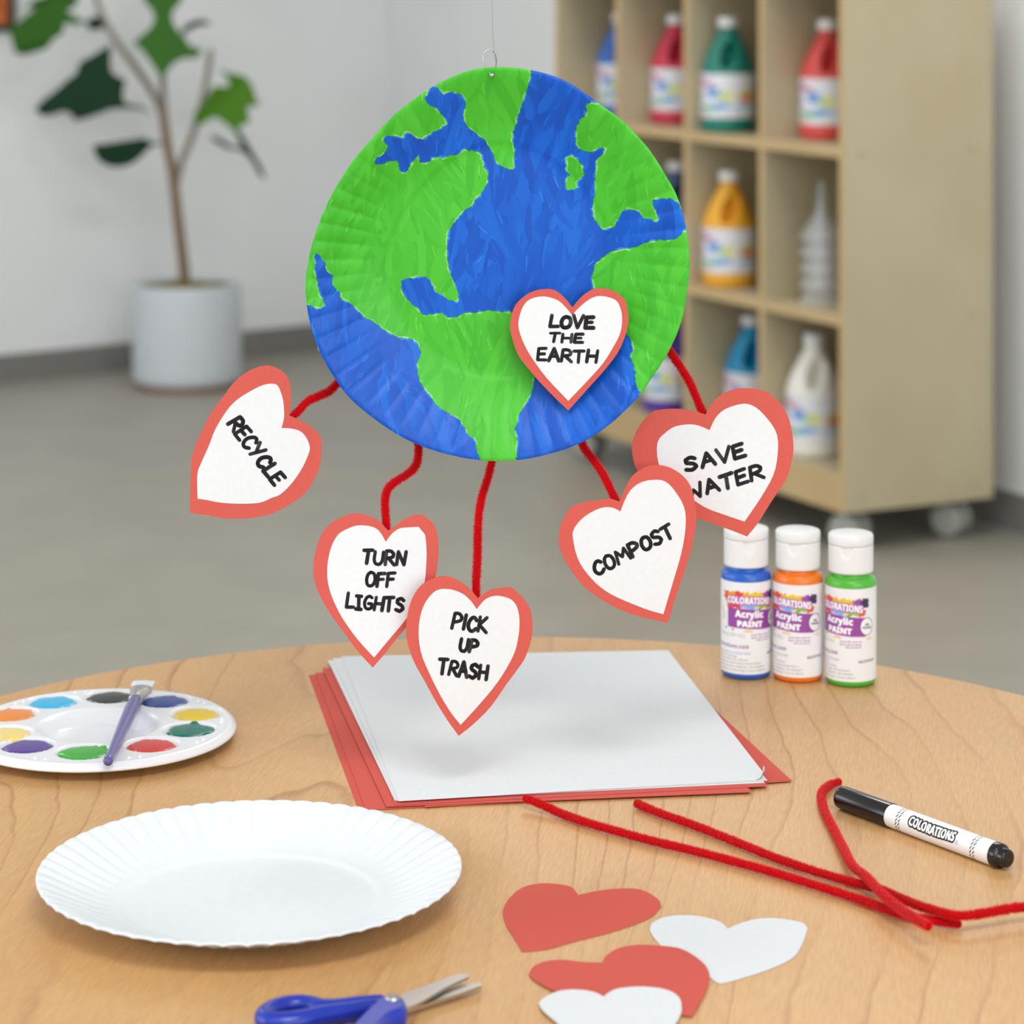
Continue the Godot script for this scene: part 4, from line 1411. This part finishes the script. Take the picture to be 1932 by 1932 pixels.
# a chenille stem: wire, soft core and short fibres
func cleaner(parent: Node3D, called: String, pts: PackedVector3Array, r: float, pile: Material, as_part: bool) -> void:
	var p := smooth3(pts, 10)
	# even steps
	var cv := Curve3D.new()
	cv.bake_interval = 0.0006
	for q in p:
		cv.add_point(q)
	var path := cv.get_baked_points()
	var fr := frame_along(path)
	var host: Node3D = parent
	var core := tube(Tri.new(), path, r * 0.62, 12)
	if as_part:
		host = obj(called, core.mesh(), M.core, parent)
	else:
		obj("core", core.mesh(), M.core, parent)
	var t := Tri.new()
	var n := path.size()
	for i in n:
		var f: Array = fr[i]
		for k in 30:
			var a := rng.randf() * TAU
			var out: Vector3 = f[0] * cos(a) + f[1] * sin(a)
			var sd: Vector3 = f[1] * cos(a) - f[0] * sin(a)
			var dd: Vector3 = f[2]
			var w: Vector3 = (sd * rng.randf_range(-1, 1) + dd * rng.randf_range(-1, 1)).normalized() * 0.00017
			var b0: Vector3 = path[i] + dd * rng.randf_range(-0.0003, 0.0003) + out * r * 0.45
			var tip: Vector3 = path[i] + out * r * rng.randf_range(0.86, 1.07) + dd * rng.randf_range(-0.0004, 0.0004) + sd * rng.randf_range(-0.0004, 0.0004)
			t.flat(b0 - w, tip, b0 + w)
	var fz := obj("pile", t.mesh(), pile, host)
	fz.set_meta("kind", "stuff")
	var e := tube(Tri.new(), path, 0.0003, 6)
	obj("wire", e.mesh(), M.wire, host)

func cleaners() -> void:
	var lay := func(a: Array, hs: Array, called: String, pile: Material, label: String) -> void:
		var p := zoomed(a, 960, 1440, 1.988)
		var mid := tab(p[p.size() / 2].x, p[p.size() / 2].y)
		var o := thing(called, mid, label, "pipe cleaner", "pipe cleaners on the table")
		var path := PackedVector3Array()
		for i in p.size():
			path.append(tab(p[i].x, p[i].y, hs[i]) - mid)
		cleaner(o, called, path, 0.0032, pile, false)
	var r := 0.0034
	lay.call([60, 130, 130, 158, 200, 190, 300, 225, 430, 262, 560, 297, 700, 330, 850, 370, 1000, 412, 1150, 458, 1300, 506, 1400, 542, 1500, 574, 1690, 604],
		[r + .0035, r + .002, r, r, r, r, r, r, r, r, r, r, r, r], "pipe_cleaner", M.pile, "deep red pipe cleaner starting on the edge of the paper pile")
	lay.call([478, 150, 560, 185, 700, 235, 850, 295, 1000, 355, 1100, 390, 1250, 436, 1350, 462, 1420, 485, 1520, 528, 1620, 560, 1690, 572, 1760, 566, 1850, 550, 1932, 538, 2060, 520],
		[r, r, r, r, r, r, r, r, r + .001, r + .0035, r + .005, r + .006, r + .006, r + .006, r + .006, r + .006], "pipe_cleaner", M.pile, "deep red pipe cleaner between the other two, one end on bare table near the paper")
	lay.call([1240, 70, 1200, 84, 1172, 118, 1185, 180, 1215, 240, 1250, 310, 1290, 385, 1345, 430, 1400, 490, 1460, 540, 1520, 580, 1575, 612],
		[r, r, r, r, r, r + .001, r + .003, r + .006, r + .0075, r + .0075, r + .0085, r + .009], "pipe_cleaner", M.pile_bright, "bright red pipe cleaner hooked at the marker cap, crossing over the other two")

func table_hearts() -> void:
	var k := [
		[[1108, 88, 1085, 62, 1040, 52, 980, 50, 920, 65, 875, 105, 858, 145, 870, 190, 895, 230, 922, 275, 1000, 268, 1100, 240, 1200, 215, 1280, 190, 1350, 160, 1383, 125, 1370, 100, 1315, 70, 1240, 67, 1170, 75], M.red_paper, 0.0, "red paper heart lying alone nearest the pipe cleaners"],
		[[1603, 200, 1580, 178, 1530, 162, 1470, 155, 1400, 160, 1355, 180, 1345, 205, 1360, 230, 1400, 270, 1480, 320, 1545, 362, 1582, 380, 1660, 360, 1750, 330, 1820, 295, 1850, 250, 1868, 200, 1850, 180, 1780, 167, 1710, 166, 1650, 180], M.white_paper, 0.0, "white paper heart partly under the red heart, tip showing"],
		[[1190, 312, 1200, 290, 1240, 265, 1310, 253, 1400, 258, 1450, 267, 1500, 295, 1535, 330, 1543, 370, 1525, 420, 1485, 490, 1440, 484, 1340, 465, 1220, 448, 1100, 425, 1035, 408, 970, 375, 944, 350, 960, 325, 1000, 308, 1060, 303, 1120, 310], M.red_paper, 0.0006, "red paper heart overlapped by a white heart"],
		[[1192, 425, 1160, 410, 1110, 402, 1050, 405, 1000, 425, 977, 445, 990, 470, 1030, 505, 1100, 565, 1180, 620, 1270, 665, 1350, 600, 1410, 540, 1445, 490, 1450, 455, 1440, 425, 1400, 402, 1330, 392, 1260, 395, 1220, 405], M.white_paper, 0.0012, "white paper heart lying on top of a red heart"]]
	for h in k:
		var p := smooth2(zoomed(h[0], 460, 1640, 1.756), true, 3, 52.0)
		var pts := []
		for q in p:
			pts.append(flat2(tab(q.x, q.y, h[2])))
		var o := paper_sheet("paper_heart", pts, TOP + 0.0002 + h[2], h[1], h[3], "loose paper hearts")
		o.set_meta("category", "paper heart")

# ------------------------------------------------------------------ paint palette and brush
const PC := Vector3(-0.267, TOP, -1.713)
const PR := 0.087
var wells := []
func well_floor(p: Vector2) -> float:
	var top := 0.0112
	var h := top
	var r := p.length()
	if r < 0.042:
		h = lerpf(0.0026, top, smoothstep(0.027, 0.041, r))
	for w in wells:
		var d: float = (p - w).length() / 0.0172
		if d < 1.0:
			h = minf(h, lerpf(top, top - 0.0078, pow(1.0 - d * d, 0.75)))
	# rolled rim
	if r > PR - 0.005:
		var k := clampf((r - (PR - 0.005)) / 0.005, 0.0, 1.0)
		h += 0.0008 * sin(k * PI * 0.5) - 0.0026 * k * k * k
	return h
func palette() -> void:
	var o := thing("paint_palette", PC, "round white plastic palette with ten paint wells and a brush across it", "palette")
	var px := [[357, 1376], [370, 1346], [318, 1319], [211, 1309], [98, 1322], [22, 1347], [10, 1383], [55, 1405], [160, 1414], [282, 1403]]
	var cols := [c8(0, 112, 100), c8(236, 200, 20), c8(38, 66, 150), c8(38, 38, 38), c8(48, 184, 232), c8(244, 142, 52), c8(250, 222, 130), c8(92, 66, 150), c8(62, 172, 54), c8(214, 52, 46)]
	var says := ["teal paint", "yellow paint", "dark blue paint", "black paint", "sky blue paint", "orange paint", "pale yellow paint", "purple paint", "green paint", "red paint"]
	for i in 10:
		var q := on_y(px[i][0], px[i][1], TOP + 0.011) - PC
		var v := Vector2(q.x, q.z)
		wells.append(v.normalized() * clampf(v.length(), 0.059, 0.0665))
	var rows := []
	var low := []
	for i in 85:
		var r := PR * i / 84.0
		var row := PackedVector3Array()
		var lr := PackedVector3Array()
		for j in 301:
			var a := TAU * (j % 300) / 300
			var p := Vector2(cos(a), sin(a)) * r
			var h := well_floor(p)
			row.append(Vector3(p.x, h, p.y))
			lr.append(Vector3(p.x, h - 0.0016, p.y))
		rows.append(row)
		low.append(lr)
	var edge := []
	for k in [[PR, 0.0094], [PR + 0.001, 0.0086], [PR + 0.0014, 0.0072], [PR + 0.0008, 0.0064], [PR, 0.0078]]:
		var row := PackedVector3Array()
		for j in 301:
			var a := TAU * (j % 300) / 300
			row.append(Vector3(cos(a) * k[0], k[1], sin(a) * k[0]))
		edge.append(row)
	var t := Tri.new()
	sheet(t, rows, true, true)
	sheet(t, low, true, false)
	sheet(t, edge, true, true)
	obj("tray", t.mesh(), mat(c8(236, 236, 238), 0.25), o)
	for i in 10:
		t = Tri.new()
		rows = []
		var nz := FastNoiseLite.new()
		nz.seed = 100 + i
		nz.frequency = 0.55
		for k in 10:
			var f := k / 9.0
			var row := PackedVector3Array()
			for j in 41:
				var a := TAU * (j % 40) / 40
				var rr := 0.0172 * (0.9 + 0.16 * nz.get_noise_2d(cos(a) * 2.0, sin(a) * 2.0)) * f
				var p: Vector2 = wells[i] + Vector2(cos(a), sin(a)) * rr
				var lv := 0.01035 + 0.0006 * (1.0 - f * f)
				var h := maxf(lv, well_floor(p) + 0.00035) if f < 0.99 else well_floor(p) + 0.0001
				row.append(Vector3(p.x, h, p.y))
			rows.append(row)
		sheet(t, rows, true, true)
		var q := obj("paint_puddle", t.mesh(), mat(cols[i], 0.2, 0.0, 0.4), o)
		q.set_meta("label", says[i] + " in a palette well")
	# small moulded dots in pairs along the rim
	t = Tri.new()
	for i in 10:
		var a: float = (wells[i] as Vector2).angle() + 0.31
		for s in [-0.045, 0.045]:
			var p := Vector3(cos(a + s), 0, sin(a + s)) * (PR - 0.008)
			lathe(t, [[0.0013, 0.0109], [0.0011, 0.0118], [0.0006, 0.0122], [0.0, 0.0123]], 10, Transform3D(Basis(), p))
	obj("rim_dots", t.mesh(), mat(c8(240, 240, 242), 0.2), o).set_meta("kind", "stuff")
func brush() -> void:
	var a := on_y(203.7, 1436, TOP + 0.0158)     # rounded end of the handle
	var b := on_y(272, 1285, TOP + 0.0152)       # tip of the bristles
	var o := thing("paintbrush", a, "flat paintbrush with purple handle lying across the palette", "paintbrush")
	var d := b - a
	var L := d.length()
	d = d.normalized()
	var side := d.cross(Vector3.UP).normalized()
	var up := side.cross(d)
	var build := func(called: String, st: Array, m: Material) -> void:
		# stations: position along, half width, half thickness
		var rows := []
		for s in st:
			var row := PackedVector3Array()
			for j in 25:
				var q := TAU * j / 24
				row.append(d * (s[0] * L) + side * cos(q) * s[1] + up * sin(q) * s[2])
			rows.append(row)
		obj(called, sheet(Tri.new(), rows, true, true).mesh(), m, o)
	build.call("handle", [[-0.012, 0.0, 0.0], [-0.01, 0.0018, 0.0018], [0.0, 0.003, 0.003], [0.018, 0.0031, 0.0031], [0.05, 0.0027, 0.0027], [0.2, 0.0032, 0.0032], [0.42, 0.0042, 0.0042], [0.6, 0.0046, 0.0046], [0.72, 0.0044, 0.0044], [0.765, 0.004, 0.004], [0.78, 0.0, 0.0]], mat(c8(96, 88, 152), 0.22))
	build.call("ferrule", [[0.735, 0.0, 0.0], [0.735, 0.0045, 0.0045], [0.745, 0.0048, 0.0048], [0.752, 0.0045, 0.0045], [0.76, 0.0048, 0.0048], [0.768, 0.0045, 0.0045], [0.776, 0.0048, 0.0048], [0.79, 0.0049, 0.0043], [0.83, 0.0058, 0.0034], [0.87, 0.0066, 0.0026], [0.905, 0.0071, 0.0022], [0.905, 0.0, 0.0]], M.steel)
	build.call("bristles", [[0.895, 0.0068, 0.0019], [0.93, 0.0073, 0.002], [0.965, 0.0077, 0.0016], [0.99, 0.0078, 0.001], [1.0, 0.0072, 0.0004], [1.004, 0.0, 0.0]], mat(c8(228, 230, 240), 0.7))

# ------------------------------------------------------------------ acrylic paint bottles
func bottle_label() -> ImageTexture:
	var im := Image.create(1024, 592, false, Image.FORMAT_RGB8)
	im.fill(c8(240, 239, 238))
	# rainbow splash
	var y0 := 118.0
	var hues := [[c8(232, 84, 48), 350], [c8(240, 150, 40), 390], [c8(228, 70, 62), 440], [c8(240, 176, 40), 490], [c8(236, 200, 30), 545], [c8(240, 190, 50), 590], [c8(150, 70, 170), 640], [c8(60, 60, 90), 682]]
	for h in hues:
		fill_blob(im, Vector2(h[1], y0 - 22 + rng.randf_range(-4, 4)), Vector2(34, 36), h[0], 0.3, 20)
	var low := [[c8(226, 70, 52), 380], [c8(220, 60, 60), 430], [c8(150, 170, 230), 480], [c8(110, 180, 230), 530], [c8(90, 180, 60), 585], [c8(150, 200, 50), 620], [c8(224, 96, 50), 660]]
	for h in low:
		fill_blob(im, Vector2(h[1], y0 + 30 + rng.randf_range(-3, 5)), Vector2(32, 26), h[0], 0.3, 20)
	print_words(im, "COLORATIONS", 356, 96, 312, 44, c8(168, 76, 160), true, 8.0, 8.0, 14.0)
	print_words(im, "COLORATIONS", 356, 96, 312, 44, c8(250, 250, 250), true, 8.0, 1.6, 14.0)
	# faint colour spatters
	for k in [[300, 190, 8, 26, 240, 200, 120], [316, 230, 5, 30, 210, 160, 210], [338, 300, 10, 8, 90, 170, 230], [396, 306, 9, 8, 220, 80, 70], [500, 312, 30, 9, 244, 205, 150], [720, 320, 22, 12, 238, 214, 170], [742, 250, 8, 34, 196, 220, 226], [560, 160, 22, 7, 244, 200, 140], [470, 164, 14, 6, 244, 190, 170]]:
		fill_blob(im, Vector2(k[0], k[1]), Vector2(k[2], k[3]), c8(k[4], k[5], k[6]), 0.3, 14)
	# purple banner
	fill_poly(im, PackedVector2Array([Vector2(356, 166), Vector2(512, 172), Vector2(660, 184), Vector2(690, 186), Vector2(690, 306), Vector2(600, 304), Vector2(480, 296), Vector2(356, 292)]), c8(152, 70, 158))
	print_words(im, "Acrylic", 414, 178, 190, 58, c8(252, 252, 252), true, 0.0, 2.2, 8.0)
	print_words(im, "PAINT", 430, 246, 166, 36, c8(252, 252, 252), true, 0.0, 2.6, 6.0)
	# round badge
	fill_blob(im, Vector2(700, 242), Vector2(50, 58), c8(40, 40, 60), 0.0, 40)
	fill_blob(im, Vector2(700, 242), Vector2(46, 54), c8(244, 244, 244), 0.0, 40)
	print_words(im, "Kid", 688, 222, 26, 16, c8(40, 40, 50), true, 0, 0.5)
	print_words(im, "Friendly", 668, 242, 66, 18, c8(40, 40, 50), true, 0, 0.5)
	var grey := c8(150, 150, 152)
	var ink := c8(110, 110, 120)
	var purple := c8(150, 84, 156)
	print_words(im, "2 fl oz (59 mL)", 280, 328, 196, 30, grey)
	print_words(im, "Scan QR code to", 520, 330, 140, 15, purple, true)
	print_words(im, "learn more about", 520, 348, 140, 13, purple, true)
	print_words(im, "this product!", 556, 366, 104, 15, purple, true)
	print_words(im, "Colorations.com", 246, 398, 256, 28, c8(132, 62, 142), true)
	print_words(im, "Contents conform to ASTM D-4236", 234, 448, 280, 15, c8(110, 130, 180))
	print_words(im, "Made in China", 250, 470, 170, 14, ink)
	print_words(im, "Manufactured for the USA by", 236, 492, 260, 16, ink)
	print_words(im, "Excelligence Learning Corporation", 230, 514, 356, 16, ink)
	print_words(im, "W. Mercury St, Olathe, KS 66061", 232, 537, 376, 17, ink)
	print_words(im, "Excelligence Learning Corporation", 230, 560, 390, 16, ink)
	print_words(im, "#ACRYPAINT", 640, 456, 130, 18, c8(70, 70, 76), true, 0, 0.0, -4)
	return ImageTexture.create_from_image(im)
func bottles() -> void:
	var R := 0.0178
	var t := Tri.new()
	lathe(t, [[0.0, 0.0012], [0.008, 0.0004], [0.0135, 0.0], [0.0158, 0.0006], [0.0172, 0.0022], [R, 0.0045], [R, 0.0695], [0.0176, 0.0722], [0.0168, 0.0741], [0.0152, 0.0752], [0.0138, 0.0755], [0.0134, 0.076], [0.0134, 0.0795], [0.0, 0.0795]], 56)
	var body := t.mesh()
	t = Tri.new()
	var rows := []
	for y in [0.069, 0.0046]:
		var r := PackedVector3Array()
		for j in 65:
			var a := -PI + TAU * j / 64
			r.append(Vector3(sin(a), 0, cos(a)) * (R + 0.0001) + Vector3(0, y, 0))
		rows.append(r)
	sheet(t, rows, true, true)
	var lab := t.mesh()
	var lm := mat(Color.WHITE, 0.35)
	lm.albedo_texture = bottle_label()
	# flip top cap: skirt with a pressed thumb notch, and a lid over it
	var cr := 0.0157
	rows = []
	for y in [0.0782, 0.0786, 0.08, 0.084, 0.087, 0.0885, 0.0892, 0.0898, 0.0904, 0.091, 0.0918, 0.0926, 0.0934, 0.0942, 0.095, 0.0958, 0.0965, 0.0972]:
		var r := PackedVector3Array()
		for j in 145:
			var a := -PI + TAU * (j % 144) / 144
			var rr := cr - (0.0006 if y < 0.0785 else 0.0) - (0.0004 if y > 0.0971 else 0.0)
			var q := pow(a / 0.3, 2.0) + pow((0.0972 - y) / 0.0085, 2.0)
			if q < 1.0:
				rr -= 0.0016 * smoothstep(0.0, 0.22, 1.0 - q)
			r.append(Vector3(sin(a) * rr, y, cos(a) * rr))
		rows.append(r)
	t = Tri.new()
	sheet(t, rows, true)
	lathe(t, [[0.0, 0.0782], [cr - 0.0006, 0.0782]], 48)
	var skirt := t.mesh()
	t = Tri.new()
	lathe(t, [[0.0, 0.0974], [cr - 0.0004, 0.0974], [cr + 0.0001, 0.0978], [cr + 0.0001, 0.1032], [cr - 0.0006, 0.1044], [cr - 0.002, 0.1049], [0.0, 0.1051]], 56)
	var lid := t.mesh()
	var list := [[0.1658, -1.876, c8(40, 98, 196), 0.16, 0.12, "acrylic paint bottle with blue paint, under the save water heart"], [0.2015, -1.868, c8(244, 124, 34), -0.42, -0.2, "acrylic paint bottle with orange paint, between the blue and green bottles"], [0.2373, -1.8566, c8(86, 184, 58), -0.48, -0.22, "acrylic paint bottle with green paint, beside the orange bottle"]]
	for k in list:
		var face := atan2(-k[0], -k[1])          # towards the viewer
		var o := thing("paint_bottle", Vector3(k[0], TOP, k[1]), k[5], "paint bottle", "acrylic paint bottles", 0.0)
		obj("bottle", body, mat(k[2], 0.3), o)
		var l := obj("label_wrap", lab, lm, o)
		l.rotation.y = face + k[3]
		var c := obj("cap", skirt, M.plastic_white, o)
		c.rotation.y = face + k[4]
		obj("flip_lid", lid, M.plastic_white, c)

# ------------------------------------------------------------------ marker
func marker_print() -> ImageTexture:
	var im := Image.create(1024, 512, false, Image.FORMAT_RGB8)
	im.fill(c8(242, 242, 244))
	print_words(im, "COLORATIONS", 250, 226, 440, 66, c8(30, 28, 30), true, -10.0, 15.0)
	print_words(im, "COLORATIONS", 250, 226, 440, 66, c8(250, 250, 250), true, -10.0, 2.5)
	print_words(im, "R", 716, 286, 12, 14, c8(60, 60, 64))
	fill_blob(im, Vector2(722, 293), Vector2(14, 14), c8(120, 120, 124), 0.0, 24)
	fill_blob(im, Vector2(722, 293), Vector2(11, 11), c8(242, 242, 244), 0.0, 24)
	print_words(im, "R", 717, 287, 10, 12, c8(60, 60, 64))
	for x0 in [118, 850]:
		for i in 17:
			var y := 16.0 + i * 29.0
			for s in 2:
				var x: float = x0 + (s - 0.5) * 26.0 + 26.0 * sin(i * 0.23) + rng.randf_range(-3, 3)
				fill_poly(im, PackedVector2Array([Vector2(x, y), Vector2(x + 9, y), Vector2(x - 6, y + 24), Vector2(x - 15, y + 24)]), c8(34, 34, 36))
	return ImageTexture.create_from_image(im)
func marker() -> void:
	var r := 0.0069
	var a := on_y(1586, 1503, TOP + r)
	var b := on_y(1904, 1621, TOP + r)
	var o := thing("marker", Vector3(a.x, TOP, a.z), "black marker with white printed barrel lying on the table", "marker")
	var y := (b - a).normalized()
	var L := (b - a).length()
	var toward := Vector3(0, EYE, 0) - (a + b) / 2.0
	var side := (toward - y * toward.dot(y)).normalized()
	var x := side.rotated(y, -0.22)
	if x.y < side.y:
		x = side.rotated(y, 0.22)
	var z := x.cross(y)
	var xf := Transform3D(Basis(x, y, z), Vector3(0, r, 0))
	obj("cap", lathe(Tri.new(), [[0.0, -0.0004], [r - 0.0012, 0.0], [r - 0.0004, 0.0008], [r - 0.0001, 0.003], [r + 0.0001, 0.32 * L], [r - 0.0006, 0.32 * L], [0.0, 0.32 * L]], 48, xf).mesh(), M.black, o)
	var rows := []
	var uvs := []
	var s := 1.0 if z.y < 0.0 else -1.0
	for k in [[r - 0.0003, 0.32], [r - 0.0002, 0.5], [r - 0.0002, 0.7], [r - 0.0002, 0.93]]:
		var row := PackedVector3Array()
		var uv := PackedVector2Array()
		for j in 49:
			var q := -PI + TAU * j / 48
			row.append(xf * Vector3(k[0] * cos(q), k[1] * L, k[0] * sin(q)))
			uv.append(Vector2((k[1] - 0.32) / 0.61, 0.5 + s * q / TAU))
		rows.append(row)
		uvs.append(uv)
	var bm := mat(Color.WHITE, 0.3)
	bm.albedo_texture = marker_print()
	obj("barrel", sheet(Tri.new(), rows, true, false, uvs).mesh(), bm, o)
	obj("end_plug", lathe(Tri.new(), [[0.0, 0.925 * L], [r, 0.925 * L], [r + 0.0001, 0.93 * L], [r, 0.955 * L], [r - 0.0006, 0.962 * L], [r - 0.0016, 0.963 * L], [r - 0.0017, 0.965 * L], [r - 0.0019, 0.992 * L], [r - 0.0026, 0.9975 * L], [0.0008, 0.998 * L], [0.0006, 0.994 * L], [0.0, 0.994 * L]], 48, xf).mesh(), M.black, o)

# ------------------------------------------------------------------ scissors
func scissors() -> void:
	var z := func(x: float, y: float, up: float) -> Vector3:
		return tab(480 + x / 4.391, 1810 + y / 4.391, up)
	var piv: Vector3 = z.call(1140, 318, 0.011)
	var org := Vector3(piv.x, TOP, piv.z)
	var o := thing("scissors", org, "open scissors with blue plastic handles near the paper plate", "scissors")
	var blade := func(a: Array, h0: float, h1: float) -> void:
		var p := PackedVector2Array()
		for i in range(0, a.size(), 2):
			var v: Vector3 = z.call(a[i], a[i + 1], h1)
			p.append(Vector2(v.x - org.x, v.z - org.z))
		obj("blade", slab(Tri.new(), smooth2(p, true, 3, 40.0), h0, h1).mesh(), M.steel, o)
	blade.call([1130, 345, 1215, 290, 1450, 205, 1600, 152, 1690, 123, 1740, 117, 1775, 128, 1765, 148, 1600, 222, 1450, 310, 1320, 378, 1200, 400], 0.0052, 0.0066)
	blade.call([1130, 400, 1250, 370, 1300, 352, 1500, 268, 1640, 236, 1780, 205, 1850, 190, 1885, 195, 1880, 216, 1700, 280, 1500, 342, 1270, 416, 1180, 430], 0.003, 0.0044)
	var blue := mat(c8(30, 52, 168), 0.28)
	var arm := func(called: String, pts: Array, rad: Array, flat: float) -> void:
		var p := PackedVector3Array()
		for q in pts:
			p.append((z.call(q[0], q[1], q[2]) as Vector3) - org)
		p = smooth3(p, 6)
		var rr := []
		for i in p.size():
			var f := float(i) / (p.size() - 1) * (rad.size() - 1)
			rr.append(lerpf(rad[int(f)], rad[mini(int(f) + 1, rad.size() - 1)], f - int(f)))
		var t := tube(Tri.new(), p, rr, 16)
		obj(called, t.mesh(), blue, o)
	# the loop handle behind, then the handle on top with the hub round the pivot
	arm.call("handle", [[1060, 400, .005], [930, 412, .005], [760, 440, .0055], [560, 470, .006], [420, 505, .006], [260, 525, .006], [130, 520, .006], [80, 482, .006], [135, 425, .006], [250, 385, .006], [380, 372, .006], [490, 388, .006], [560, 410, .006], [700, 410, .0055], [900, 385, .005], [1050, 372, .005]], [0.0045, 0.0046, 0.005, 0.0052, 0.005, 0.0046, 0.0044, 0.0044, 0.0046, 0.0048, 0.0045], 1.0)
	var t := Tri.new()
	var hub := PackedVector2Array()
	for q in [[990, 345], [1020, 312], [1080, 284], [1150, 274], [1212, 286], [1248, 325], [1258, 372], [1225, 410], [1150, 436], [1090, 478], [1020, 560], [930, 660], [760, 760], [640, 720], [720, 610], [840, 490], [920, 410]]:
		var v: Vector3 = z.call(q[0], q[1], 0.0125)
		hub.append(Vector2(v.x - org.x, v.z - org.z))
	hub = smooth2(hub, true, 4, 80.0)
	var rows := []
	for k in [[0.0, 0.002], [0.0006, 0.006], [0.0004, 0.0095], [-0.0006, 0.0115], [-0.002, 0.0125]]:
		var row := PackedVector3Array()
		for i in hub.size() + 1:
			var e := (hub[(i + 1) % hub.size()] - hub[(i + hub.size() - 1) % hub.size()]).normalized()
			var nrm := Vector2(e.y, -e.x) * (-1.0 if Geometry2D.is_polygon_clockwise(hub) else 1.0)
			var q: Vector2 = hub[i % hub.size()] + nrm * k[0]
			row.append(Vector3(q.x, k[1], q.y))
		rows.append(row)
	sheet(t, rows, true, not Geometry2D.is_polygon_clockwise(hub))
	var cap := PackedVector2Array()
	for q in rows[-1]:
		cap.append(Vector2(q.x, q.z))
	cap.remove_at(cap.size() - 1)
	slab(t, cap, 0.0124, 0.01251)
	obj("handle", t.mesh(), blue, o)
	arm.call("finger_loop", [[800, 640, .006], [640, 690, .006], [430, 760, .006], [330, 850, .006], [420, 930, .006], [620, 920, .006], [800, 820, .006], [900, 700, .006]], [0.006, 0.0052, 0.005, 0.005, 0.0055], 1.0)
	t = Tri.new()
	var pc: Vector3 = z.call(1145, 316, 0.0128)
	lathe(t, [[0.0036, 0.0115], [0.0036, 0.0131], [0.003, 0.0137], [0.0, 0.0139]], 28, Transform3D(Basis(), Vector3(pc.x - org.x, 0, pc.z - org.z)))
	obj("pivot_rivet", t.mesh(), M.steel, o)
